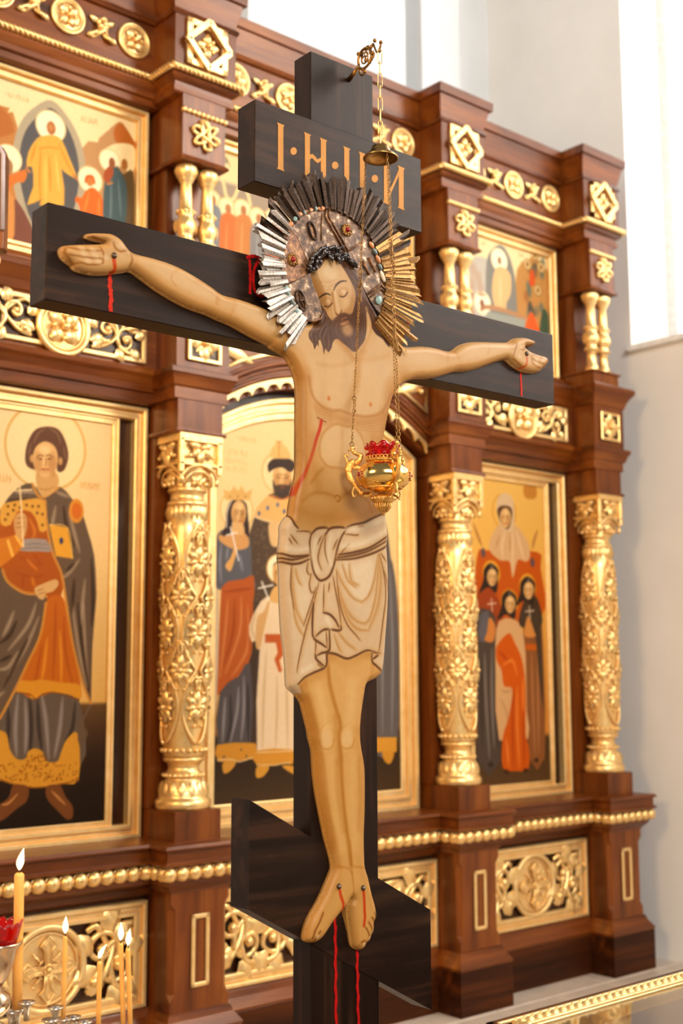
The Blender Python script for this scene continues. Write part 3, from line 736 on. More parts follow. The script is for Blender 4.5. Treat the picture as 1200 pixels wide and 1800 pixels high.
def face(P, cx, cy, w, h, turn=0.0, beard=None, lid=False):
    """w, h half sizes in px"""
    P.fill([(cx, cy - h), (cx + w * .75, cy - h * .7), (cx + w, cy - .05 * h), (cx + w * .75, cy + h * .6), (cx, cy + h), (cx - w * .75, cy + h * .6), (cx - w, cy - .05 * h), (cx - w * .75, cy - h * .7)], SKIN, 1)
    P.blob(cx + w * .55, cy + h * .25, w * .4, h * .6, SKD, .5); P.blob(cx - w * .6, cy + h * .2, w * .35, h * .6, SKD, .4)
    P.blob(cx + turn * w, cy - h * .55, w * .5, h * .25, SKL, .7)
    x = cx + turn * w
    for s in (-1, 1):
        P.line([(x + s * w * .62, cy - h * .12), (x + s * w * .38, cy - h * .26), (x + s * w * .12, cy - h * .2)], h * .06, (96, 64, 42), .8, .8)
        P.blob(x + s * w * .36, cy - h * .02, w * .13, h * .05, (56, 36, 26), .9, 0, 3)
        P.line([(x + s * w * .52, cy + h * .0), (x + s * w * .36, cy - h * .07), (x + s * w * .2, cy)], h * .04, (96, 62, 40), .7, .7)
    P.line([(x + w * .06, cy - h * .05), (x + w * .09, cy + h * .2), (x + w * .02, cy + h * .33)], h * .06, (140, 88, 48), .8, .8)
    P.line([(x - w * .05, cy - h * .1), (x - w * .04, cy + h * .28)], h * .06, SKL, .8, .8)
    P.line([(x - w * .26, cy + h * .55), (x + w * .02, cy + h * .52), (x + w * .28, cy + h * .55)], h * .09, (160, 74, 46), .7, .9)
    P.line([(x - w * .14, cy + h * .68), (x + w * .14, cy + h * .68)], h * .05, SKD, .8, .6)
    if beard:
        P.fill([(cx - w, cy + h * .1), (cx - w * .7, cy + h * .45), (cx - w * .3, cy + h * .4), (cx, cy + h * .42), (cx + w * .3, cy + h * .4), (cx + w * .7, cy + h * .45), (cx + w, cy + h * .1), (cx + w * .85, cy + h * .9), (cx, cy + h * 1.35), (cx - w * .85, cy + h * .9)], beard, 1.5, .95)
        P.line([(x - w * .24, cy + h * .6), (x + w * .24, cy + h * .6)], h * .08, (160, 84, 56), .8, .8)

# --- lower left: young saint in a grey cloak holding a cross
def paint_saint(P):
    P.vgrad([((150, 700), (236, 202, 148)), ((150, 900), (234, 196, 138)), ((150, 1150), (222, 176, 108)), ((150, 1233), (214, 164, 92)), ((150, 1240), (96, 70, 42)), ((150, 1330), (48, 34, 24)), ((150, 1380), (36, 27, 20)), ((150, 1470), (30, 24, 19))])
    A = zoom(0, 680, 4.286); B = zoom(0, 1060, 4.09)
    P.ring(81, 786, .172, .012, (214, 168, 100), (238, 204, 148))
    cloaks = (A([(330, 830), (450, 750), (540, 840), (610, 930), (660, 1080), (710, 1270), (725, 1500)]) + B([(690, 0), (665, 300), (655, 700), (655, 745), (600, 850), (600, 890), (635, 935), (575, 1035), (560, 900), (640, 720), (580, 560), (525, 300), (475, 0)]) + A([(490, 1560), (460, 1400), (390, 1230), (350, 1010)]),
              A([(240, 725), (150, 750), (60, 835), (0, 930), (-100, 1000), (-110, 1100), (10, 960), (60, 872), (200, 845), (325, 850), (300, 800)]),
              A([(-140, 1330), (20, 1380), (60, 1470), (180, 1550), (300, 1570), (350, 1590)]) + B([(330, 0), (290, 230), (200, 430), (110, 620), (0, 820), (-150, 1080), (-260, 900), (-300, 400)]))
    P.fill(A([(0, 930), (240, 830), (450, 900), (480, 1500), (330, 1700), (100, 1700), (-40, 1300)]), (162, 82, 20), 1)
    P.fill(B([(330, 0), (290, 230), (200, 430), (110, 620), (230, 700), (400, 640), (570, 690), (575, 560), (520, 300), (470, 0), (400, -60)]), (184, 98, 18), 1.2)
    P.folds([B([(400, 0), (395, 250), (380, 560)]), B([(460, 100), (470, 350), (520, 580)]), B([(300, 300), (270, 480), (240, 640)])], 5, (150, 66, 8), .6)
    P.folds([B([(340, 250), (320, 430), (300, 560)]), B([(430, 200), (440, 400), (440, 580)])], 6, (226, 150, 44), .65)
    # grey underskirt, gilt hems
    sk = B([(110, 630), (0, 830), (-160, 960), (-180, 1200), (560, 1200), (565, 690), (400, 640), (230, 690)])
    P.fill(sk, (94, 82, 72), 1)
    P.folds([B([(130, 650), (110, 900), (120, 1100)]), B([(300, 660), (330, 850), (350, 1120)]), B([(450, 680), (430, 900), (390, 1110)]), B([(180, 690), (190, 900), (180, 1080)])], 8, (150, 138, 132), .7)
    P.folds([B([(215, 680), (225, 900), (215, 1090)]), B([(540, 720), (520, 900), (470, 1000)]), B([(270, 700), (280, 900), (300, 1060)]), B([(60, 760), (60, 1000)])], 7, (44, 38, 36), .75)
    P.fill(B([(100, 560), (230, 560), (300, 550), (430, 570), (570, 590), (572, 690), (500, 660), (400, 645), (310, 650), (260, 690), (215, 680), (210, 650), (120, 640)]), (206, 138, 40), 1)
    P.line(B([(120, 645), (210, 655), (260, 690), (310, 655), (400, 645), (570, 695)]), 2, (120, 66, 14), .8)
    P.fill(B([(-160, 900), (0, 915), (50, 950), (70, 1050), (120, 1120), (180, 1120), (205, 1065), (255, 1045), (305, 1070), (330, 1135), (410, 1140), (440, 1070), (480, 980), (560, 940), (565, 1270), (430, 1300), (260, 1325), (100, 1300), (0, 1270), (-160, 1260)]), (202, 140, 48), 1, sm=3)
    r = random.Random(5)
    for i in range(120):
        x, y = r.uniform(-20, 560), r.uniform(1150, 1280)
        P.blob(*B([(x, y)])[0], 1.8, 1.8, (136, 82, 20), .7)
    for i in range(40):
        x, y = r.uniform(190, 330), r.uniform(1080, 1180); P.blob(*B([(x, y)])[0], 1.6, 1.6, (136, 82, 20), .7)
    P.line(B([(-160, 1262), (0, 1272), (100, 1302), (260, 1327), (430, 1302), (565, 1272)]), 2.5, (150, 92, 24), .8)
    for sh in ([(95, 1310), (200, 1320), (195, 1420), (120, 1480), (20, 1560), (-60, 1570), (-40, 1480), (60, 1400)], [(335, 1320), (430, 1310), (470, 1390), (520, 1460), (522, 1540), (480, 1555), (420, 1500), (340, 1410)]):
        P.fill(B(sh), (112, 68, 36), 1)
    P.folds([B([(130, 1370), (60, 1440), (10, 1450)]), B([(370, 1350), (420, 1400), (470, 1450)])], 4, (196, 138, 78), .8, 1)
    for cl_ in cloaks: P.fill(cl_, (98, 80, 64), 1, sm=2)
    P.folds([A([(520, 950), (560, 1100), (600, 1250)]), A([(420, 900), (400, 1000), (390, 1060)]), A([(600, 1300), (520, 1400), (470, 1440)]), A([(640, 1450), (620, 1650), (610, 1800)]), B([(520, 0), (560, 300), (620, 600)]), B([(600, 0), (610, 300), (630, 600)]), B([(100, 60), (60, 160), (20, 240)]), B([(260, 0), (200, 160), (60, 340)]), B([(280, 100), (180, 330), (60, 520)]), A([(120, 800), (200, 790), (280, 800)]), A([(420, 790), (520, 830)]), B([(-20, 480), (60, 460), (130, 350)]), B([(-60, 700), (30, 640)])], 7, (170, 146, 120), .7, 2)
    P.folds([A([(480, 900), (500, 1050), (560, 1200)]), A([(690, 1300), (700, 1600), (690, 1800)]), A([(560, 1330), (500, 1390)]), A([(560, 1450), (540, 1700)]), B([(560, 0), (590, 300), (640, 640)]), B([(120, 130), (70, 230), (0, 290)]), B([(200, 260), (120, 420), (30, 600)]), A([(60, 860), (200, 850)]), B([(0, 420), (80, 380)])], 6, (50, 36, 25), .75, 2)
    for ed in (B([(330, 0), (290, 230), (200, 430), (110, 620), (0, 830)]), B([(475, 0), (525, 300), (590, 560), (650, 720)]), A([(340, 860), (350, 1010), (390, 1230), (460, 1400), (490, 1560), (510, 1714)]), A([(20, 1380), (60, 1470), (180, 1550), (300, 1560), (350, 1580)]), A([(245, 730), (280, 810), (330, 830), (440, 760)])):
        P.line(ed, 4.6, (204, 140, 62), .8); P.line(ed, 1.2, (150, 92, 34), .6, .6)
    # chest panel, belt, book, roundel
    P.fill(A([(30, 880), (200, 850), (330, 850), (345, 1000), (350, 1080), (300, 1090), (280, 1020), (230, 940), (130, 940), (80, 1040), (10, 1040), (0, 960)]), (208, 150, 62), 1, sm=2)
    for x, y in ((60, 900), (110, 890), (150, 910), (200, 890), (245, 900), (290, 900), (320, 960), (60, 960), (100, 930), (320, 1040), (40, 1000), (280, 950)): P.blob(*A([(x, y)])[0], 2.6, 2.6, (90, 56, 20), .85)
    P.fill(A([(160, 1165), (200, 1145), (345, 1150), (390, 1240), (300, 1240), (150, 1235)]), (150, 134, 124), 1, sm=2)
    P.folds([A([(160, 1195), (260, 1180), (370, 1190)]), A([(160, 1220), (270, 1210), (380, 1222)])], 2, (110, 94, 88), .7, 1)
    P.fill(A([(370, 1035), (510, 1060), (550, 1295), (420, 1275)]), (216, 152, 50), 1, sm=1); P.blob(*A([(462, 1160)])[0], 4, 6, (52, 62, 96), .95, 0, 2)
    P.line(A([(375, 1040), (510, 1065), (545, 1290)]), 2, (240, 196, 110), .6, .7)
    P.blob(*A([(575, 935)])[0], 15, 22, (206, 134, 48), 1, 0, 5); P.blob(*A([(578, 935)])[0], 10, 15, (196, 96, 24), .8, 0, 4)
    P.fill(A([(-60, 1180), (60, 1130), (150, 1120), (170, 1190), (130, 1250), (40, 1330), (-60, 1380)]), (196, 116, 30), 1)
    P.line(A([(60, 1160), (95, 1270)]), 5, (232, 170, 78), .8); P.line(A([(120, 1125), (165, 1195)]), 5, (232, 170, 78), .8)
    P.fill(A([(105, 1000), (140, 950), (190, 960), (205, 1020), (190, 1120), (150, 1150), (115, 1100)]), (196, 146, 92), 1)
    P.folds([A([(120, 990), (190, 985)]), A([(115, 1030), (190, 1020)]), A([(120, 1060), (185, 1055)])], 1.6, (120, 76, 40), .8, .8)
    P.line(A([(145, 700), (160, 900), (175, 1200)]), 3.2, (226, 190, 140), .7); P.line(A([(65, 785), (240, 775)]), 2.8, (226, 190, 140), .7); P.line(A([(115, 735), (180, 730)]), 2.4, (226, 190, 140), .7)
    P.fill(A([(260, 1520), (330, 1480), (420, 1450), (440, 1490), (400, 1540), (340, 1560), (330, 1600), (290, 1590)]), (206, 160, 104), 1)
    P.folds([A([(275, 1540), (330, 1520)]), A([(285, 1565), (340, 1545)])], 1.6, (130, 82, 44), .8, .8)
    # neck, hair, head
    P.fill(A([(285, 640), (275, 740), (340, 830), (440, 740), (415, 640)]), (200, 152, 94), 1)
    P.folds([A([(290, 760), (340, 775), (410, 755)])], 2, (150, 100, 54), .7)
    P.fill(A([(360, 298), (270, 320), (215, 400), (190, 500), (195, 580), (235, 618), (280, 610), (300, 500), (420, 500), (430, 630), (475, 635), (505, 580), (515, 500), (490, 400), (440, 320)]), (96, 66, 48), 1)
    P.folds([A([(345, 310), (290, 350), (250, 430)]), A([(370, 310), (430, 350), (460, 430)]), A([(230, 430), (215, 520)]), A([(480, 450), (495, 540)])], 4, (136, 100, 74), .7)
    for s in ((240, 540), (455, 560)): P.blob(*A([s])[0], 4, 7, (190, 140, 88), 1, 0, 3)
    P.folds([A([(150, 1280), (230, 1330), (330, 1340)]), A([(250, 1260), (310, 1330)]), A([(120, 1400), (240, 1430), (330, 1420)]), A([(180, 1420), (170, 1520)])], 4, (146, 66, 8), .6); P.folds([A([(200, 1300), (280, 1380)]), A([(240, 1430), (260, 1510)]), A([(220, 990), (260, 1080), (250, 1140)])], 5, (224, 140, 52), .6)
    fx, fy = A([(342, 548)])[0]; face(P, fx, fy, 22, 32, -.05)
    script_marks(P, ((-24, 838), (20, 843)), 13, 8, (206, 146, 76), 1.8); script_marks(P, ((140, 853), (175, 856)), 11, 8, (206, 146, 76), 1.8)
make_icon('gold-ground icon of a young saint in a grey cloak holding a thin cross', BAYC[0], .325, .951, 2.596, paint_saint, .03)

# --- lower middle: royal family under the arch
def crown(P, cx, cy, w, h):
    P.fill([(cx - w, cy + h), (cx - w * 1.15, cy - h * .5), (cx - w * .6, cy), (cx - w * .3, cy - h), (cx, cy - h * .1), (cx + w * .3, cy - h), (cx + w * .6, cy), (cx + w * 1.15, cy - h * .5), (cx + w, cy + h)], (214, 166, 98), 1, sm=1)
    for q in (-.6, 0, .6): P.blob(cx + q * w, cy + h * .5, 1.8, 1.8, (150, 92, 40), .9, 0, 2)
def paint_family(P):
    P.vgrad([((500, 700), (236, 204, 148)), ((500, 900), (234, 198, 140)), ((500, 1200), (216, 170, 106)), ((500, 1285), (150, 110, 70)), ((500, 1292), (74, 60, 46)), ((500, 1340), (56, 46, 38)), ((500, 1440), (84, 66, 48))])
    G = zoom(370, 640, 4.288); H = zoom(370, 1040, 4.288)
    P.ring(416, 897, .088, .007, (212, 166, 98), (240, 206, 150)); P.ring(489, 832, .092, .007, (212, 166, 98), (240, 206, 150))
    # right hand group, mostly behind the cross
    P.ring(645, 880, .095, .007, (212, 166, 98), (240, 206, 150)); P.ring(582, 860, .095, .007, (212, 166, 98), (240, 206, 150))
    for (cx, col) in ((582, (150, 96, 66)), (650, (86, 80, 80))):
        P.fill([(cx - 20, 905), (cx + 22, 905), (cx + 38, 1000), (cx + 44, 1150), (cx + 40, 1300), (cx - 40, 1300), (cx - 38, 1000)], col, 1)
        P.folds([[(cx - 10, 950), (cx - 14, 1150), (cx - 16, 1290)], [(cx + 20, 960), (cx + 24, 1150), (cx + 26, 1290)]], 7, (132, 126, 124), .6); face(P, cx, 882, 15, 20)
    P.fill([(668, 960), (690, 990), (700, 1100), (698, 1300), (655, 1300), (655, 960)], (96, 92, 92), 1)
    P.folds([[(685, 1000), (690, 1150), (688, 1290)], [(672, 1010), (672, 1290)]], 6, (150, 146, 144), .6)
    P.fill([(655, 1296), (697, 1296), (697, 1322), (655, 1322)], (206, 144, 58), 1, sm=1)
    P.fill([(672, 1322), (692, 1322), (686, 1342), (676, 1338)], (200, 138, 54), 1)
    # king: dark patterned robe with gold collar
    P.fill(G([(330, 1150), (450, 980), (620, 980), (700, 1200), (720, 1900), (280, 1900), (270, 1450)]) , (84, 70, 58), 1, sm=2)
    P.fill([(432, 1060), (540, 1060), (540, 1320), (432, 1320)], (70, 58, 50), 1, sm=1)
    r = random.Random(9)
    for i in range(70): P.blob(r.uniform(437, 476), r.uniform(915, 1100), 2.2, 2.2, (124, 102, 78), .5)
    P.fill(G([(330, 1140), (380, 1040), (450, 985), (520, 1010), (620, 1000), (680, 1100), (640, 1190), (540, 1200), (430, 1190)]), (220, 170, 104), 1, sm=3)
    P.line(G([(330, 1150), (420, 1180), (540, 1195), (640, 1185)]), 2, (236, 206, 160), .7)
    for q in ((430, 1085), (505, 1060), (555, 1110), (365, 1125), (600, 1070)): P.blob(*G([q])[0], 3.4, 4.4, (78, 92, 128), .95, 0, 2)
    P.line(G([(440, 985), (520, 1015), (610, 1000)]), 3, (176, 84, 44), .8)
    P.fill(G([(440, 1200), (530, 1200), (520, 1360), (455, 1360)]), (214, 172, 120), 1.2)
    face(P, *G([(540, 860)])[0], 17, 27, .05, (70, 58, 52))
    P.fill(G([(430, 760), (470, 715), (540, 705), (610, 720), (640, 770), (600, 815), (540, 780), (480, 790), (440, 815)]), (62, 50, 46), 1)
    P.fill(G([(450, 700), (460, 640), (515, 585), (580, 640), (600, 705), (520, 712)]), (222, 174, 106), 1); P.line(G([(515, 580), (515, 700)]), 2, (180, 124, 62), .7); P.line(G([(490, 585), (540, 585)]), 2, (190, 138, 72), .7)
    # crowned woman
    P.fill(G([(40, 1320), (110, 1240), (250, 1240), (300, 1330), (310, 1560), (330, 1700), (60, 1700), (30, 1600)]), (92, 92, 98), 1, sm=3)
    P.folds([G([(80, 1360), (70, 1500), (80, 1640)]), G([(220, 1440), (240, 1560)]), G([(130, 1380), (120, 1480)])], 6, (146, 146, 150), .65)
    P.fill(G([(60, 1300), (130, 1250), (240, 1250), (285, 1310), (280, 1380), (190, 1400), (90, 1350)]), (204, 148, 92), 1.2)
    P.fill(G([(170, 1010), (120, 1100), (110, 1220), (80, 1290), (150, 1280), (170, 1180), (240, 1250), (290, 1300), (280, 1120), (260, 1040)]), (58, 48, 48), 1)
    P.line(G([(165, 1015), (125, 1110), (118, 1230)]), 3, (196, 176, 152), .8)
    face(P, *G([(212, 1130)])[0], 13, 24, .12)
    P.fill(G([(170, 1200), (240, 1200), (250, 1280), (165, 1280)]), SKIN, 1)
    crown(P, *G([(205, 970)])[0], 22, 13)
    P.fill(G([(110, 1520), (150, 1460), (180, 1380), (200, 1400), (185, 1460), (150, 1560)]), (216, 160, 96), 1)
    P.line(G([(150, 1230), (180, 1350), (212, 1480)]), 2.6, (232, 220, 204), .7); P.line(G([(120, 1290), (200, 1270)]), 2.4, (232, 220, 204), .7)
    P.fill(G([(90, 1680), (130, 1640), (250, 1620), (325, 1600), (325, 1800)]) + H([(320, 60), (310, 460), (210, 640), (50, 780), (60, 400), (80, 0)]), (178, 90, 42), 1, sm=3)
    P.folds([H([(130, 60), (110, 300), (70, 650)]), H([(230, 40), (220, 300), (110, 620)]), H([(280, 100), (280, 420), (160, 640)])], 6, (216, 142, 86), .6)
    P.folds([H([(180, 60), (170, 300), (100, 560)]), H([(300, 150), (295, 440)]), G([(100, 1720), (230, 1700), (310, 1690)])], 5, (136, 58, 20), .6)
    P.fill(H([(70, 760), (210, 640), (300, 540), (300, 1160), (60, 1160)]), (84, 80, 82), 1, sm=2)
    P.folds([H([(110, 800), (100, 960), (90, 1130)]), H([(210, 720), (200, 900), (150, 1130)]), H([(250, 640), (250, 900), (230, 1120)])], 6, (156, 150, 148), .7)
    P.folds([H([(150, 780), (150, 1000), (120, 1140)]), H([(280, 700), (285, 1130)])], 6, (44, 42, 44), .7)
    P.fill(H([(20, 100), (55, 0), (60, 500), (40, 860), (25, 870)]), (196, 178, 156), 1, .8)
    P.fill(H([(48, 1155), (300, 1140), (345, 1160), (345, 1260), (290, 1260), (200, 1280), (60, 1280)]), (204, 140, 54), 1, sm=2)
    P.line(H([(52, 1270), (150, 1265), (220, 1280), (340, 1240)]), 2.4, (226, 186, 130), .7)
    for q in ((100, 1245), (230, 1190), (270, 1240)): P.blob(*H([q])[0], 2.6, 2.2, (92, 84, 74), .9)
    P.fill(H([(95, 1290), (190, 1285), (150, 1350), (100, 1370)]), (206, 146, 62), 1)
    # boy in white
    P.ring(489, 1000, .064, .006, (206, 156, 90), (244, 224, 180))
    P.fill(H([(350, 120), (420, 40), (560, 40), (640, 200), (640, 1200), (350, 1200), (370, 440), (310, 380), (290, 260)]), (226, 196, 158), 1.2, sm=2)
    P.folds([H([(420, 450), (400, 800), (390, 1180)]), H([(500, 640), (500, 900), (490, 1180)]), H([(570, 480), (580, 1180)]), H([(340, 160), (310, 280), (350, 390)])], 6, (190, 152, 110), .6)
    P.fill(H([(350, 200), (400, 150), (440, 60), (440, 120), (400, 300), (370, 430), (340, 400)]), (206, 158, 104), 1)
    P.fill(H([(410, 320), (580, 320), (580, 385), (410, 385)]), (186, 92, 48), 1, sm=1)
    P.fill(H([(490, 380), (540, 380), (550, 470), (520, 520), (540, 600), (515, 610), (480, 510), (505, 460)]), (190, 92, 46), 1, sm=1)
    P.fill(H([(330, 1200), (620, 1190), (620, 1300), (560, 1290), (480, 1310), (350, 1310)]), (206, 142, 58), 1, sm=2); P.line(H([(350, 1212), (620, 1200)]), 2, (230, 190, 136), .7); P.line(H([(350, 1308), (480, 1305), (600, 1288)]), 2, (230, 190, 136), .7)
    for q in ([(350, 1320), (440, 1320), (400, 1390), (345, 1400)], [(540, 1310), (640, 1320), (650, 1380), (580, 1350)]): P.fill(H(q), (208, 148, 62), 1)
    P.fill(G([(470, 1560), (480, 1500), (540, 1485), (600, 1500), (610, 1600), (560, 1700), (490, 1680)]), (70, 58, 56), 1); face(P, *G([(525, 1580)])[0], 14, 22, 0)
    P.fill(G([(480, 1680), (580, 1680), (600, 1790), (450, 1790)]), (214, 164, 100), 1)
    P.line(G([(385, 1640), (440, 1780)]), 2.6, (236, 222, 200), .7); P.line(G([(360, 1690), (470, 1665)]), 2.4, (236, 222, 200), .7)
    script_marks(P, ((418, 770), (449, 775)), 8, 7, (204, 160, 100), 1.2)
    for yy in (793, 808, 823): script_marks(P, ((393, yy), (434, yy + 5)), 9, 8, (204, 160, 100), 1.3)
make_icon('arched gold icon of a crowned family standing behind the cross', BAYC[1], .543, .97, 2.8, paint_family, 0, True, .0046, .0024)

# --- lower right: veiled woman and three girls
def paint_women(P):
    P.vgrad([((880, 850), (222, 172, 92)), ((880, 1000), (222, 166, 82)), ((900, 1290), (196, 130, 60)), ((900, 1300), (72, 54, 36)), ((900, 1375), (90, 66, 44))])
    A = zoom(820, 840, 6.92); B = zoom(820, 1060, 4.74)
    P.ring(886, 900, .093, .006, (190, 128, 50), (222, 168, 82))
    P.fill(A([(100, 1250), (140, 900), (250, 880), (850, 900), (900, 1100), (900, 1700), (100, 1700)]), (184, 84, 22), 1.2)
    P.fill(A([(360, 600), (270, 850), (400, 1000), (520, 1020), (560, 1220), (620, 1000), (720, 1020), (770, 950), (740, 780), (620, 600), (500, 560)]), (204, 160, 114), 1)
    P.folds([A([(470, 640), (430, 820), (440, 980)]), A([(600, 640), (650, 820), (690, 980)]), A([(560, 640), (560, 900), (555, 1150)])], 5, (232, 196, 156), .6); P.folds([A([(520, 700), (530, 900)]), A([(400, 700), (350, 860)])], 4, (160, 112, 70), .6)
    P.fill(A([(465, 185), (380, 240), (360, 380), (400, 560), (450, 640), (560, 640), (580, 480), (560, 260)]), (206, 172, 132), 1)
    P.fill(A([(370, 400), (420, 340), (520, 350), (555, 430), (520, 600), (470, 620), (410, 540)]), (86, 58, 42), 1)
    face(P, *A([(470, 490)])[0], 9.5, 18, .05)
    for q in ((200, 910), (800, 1030)): P.blob(*A([q])[0], 6, 9, (86, 76, 86), .95, 0, 2)
    for (hx, hy) in ((300, 1170), (520, 1520), (740, 1330)): P.ring(*A([(hx, hy - 10)])[0], .066, .008, (206, 132, 36), (228, 162, 62))
    # left and right girls
    P.fill(A([(130, 1420), (250, 1330), (400, 1500), (420, 1800), (100, 1800)]) , (150, 66, 30), 1); P.fill(B([(60, 80), (200, 60), (260, 300), (280, 1320), (90, 1320), (90, 300)]), (78, 68, 62), 1, sm=2)
    P.folds([B([(150, 420), (160, 800), (190, 1290)]), B([(210, 380), (210, 800), (230, 1200)])], 6, (150, 138, 128), .6); P.folds([B([(120, 500), (130, 1200)]), B([(240, 500), (260, 1200)])], 5, (42, 36, 32), .6)
    P.fill(A([(140, 1750), (220, 1620), (300, 1800)]), (92, 88, 92), 1); P.fill(B([(100, 200), (170, 60), (190, 180), (160, 310), (110, 310)]), (96, 92, 96), 1)
    P.fill(B([(480, 60), (600, 60), (640, 400), (650, 1290), (520, 1290), (480, 500)]), (134, 84, 50), 1, sm=2); P.folds([B([(540, 420), (550, 800), (570, 1270)]), B([(590, 420), (600, 1250)])], 6, (186, 132, 90), .6)
    P.fill(A([(700, 1480), (800, 1420), (880, 1520), (910, 1800), (640, 1800)]), (70, 56, 44), 1); P.fill(B([(440, 100), (500, 40), (600, 100), (625, 400), (640, 900), (600, 600), (570, 260), (500, 200)]), (70, 60, 50), 1, sm=2)
    P.fill(B([(490, 340), (580, 345), (580, 395), (490, 390)]), (190, 92, 26), 1, sm=1)
    P.fill(B([(500, 130), (520, 120), (560, 230), (570, 280), (480, 270)]), (202, 132, 70), 1); P.fill(B([(190, 120), (240, 200), (220, 320), (150, 310), (170, 240)]), (200, 124, 64), 1)
    for (hx, hy, t) in ((300, 1210, .2), (520, 1540, 0), (745, 1370, -.12)):
        P.fill(A([(hx - 10, hy - 175), (hx - 90, hy - 100), (hx - 100, hy + 40), (hx - 150, hy + 190), (hx - 40, hy + 120), (hx + 60, hy + 190), (hx + 80, hy), (hx + 80, hy - 100)]), (50, 40, 36), 1)
        face(P, *A([(hx + 8, hy)])[0], 8.5, 15.5, t); P.blob(*A([(hx + 5, hy - 130)])[0], 4, 4, (120, 110, 106), .7)
    for x in ((300, 1530), (760, 1620)): P.line(A([(x[0], x[1] - 60), (x[0] + 10, x[1] + 90)]), 2, (224, 190, 160), .7); P.line(A([(x[0] - 45, x[1] + 5), (x[0] + 55, x[1] - 5)]), 2, (224, 190, 160), .7)
    # front girl in orange with a pale mantle
    P.fill(B([(270, 150), (380, 130), (450, 200), (490, 420), (500, 900), (510, 1130), (270, 1140), (240, 600), (240, 320)]), (206, 158, 110), 1, sm=2)
    P.fill(B([(350, 250), (400, 330), (460, 470), (490, 700), (490, 1080), (515, 1200), (515, 1380), (400, 1400), (300, 1370), (300, 1120), (350, 950), (380, 720), (310, 690), (290, 560), (250, 480), (250, 360)]), (198, 88, 20), 1, sm=3)
    P.folds([B([(420, 700), (420, 1000), (440, 1370)]), B([(330, 1130), (350, 1360)]), B([(300, 520), (380, 480), (420, 600)]), B([(470, 620), (470, 900)])], 6, (234, 142, 74), .65); P.folds([B([(390, 720), (380, 1000), (390, 1370)]), B([(470, 900), (480, 1350)]), B([(270, 400), (340, 480)])], 5, (140, 46, 6), .6)
    P.folds([B([(290, 720), (320, 740), (370, 730)]), B([(280, 800), (330, 900), (340, 1000)])], 4, (160, 112, 72), .6)
    for q in ((330, 1405), (490, 1395), (580, 1310), (200, 1345)): P.blob(*B([q])[0], 6, 4, (46, 34, 28), .9)
    P.fill(A([(700, 90), (830, 90), (840, 240), (710, 240)]), (172, 104, 40), 2, .7); P.folds([A([(80, 560), (140, 720), (180, 820)]), A([(860, 640), (820, 760), (800, 860)])], 7, (150, 96, 60), .7)
make_icon('gold icon of a white-veiled woman with three girls, right of the cross', BAYC[2], .325, .951, 2.596, paint_women, .03, k=.0028)

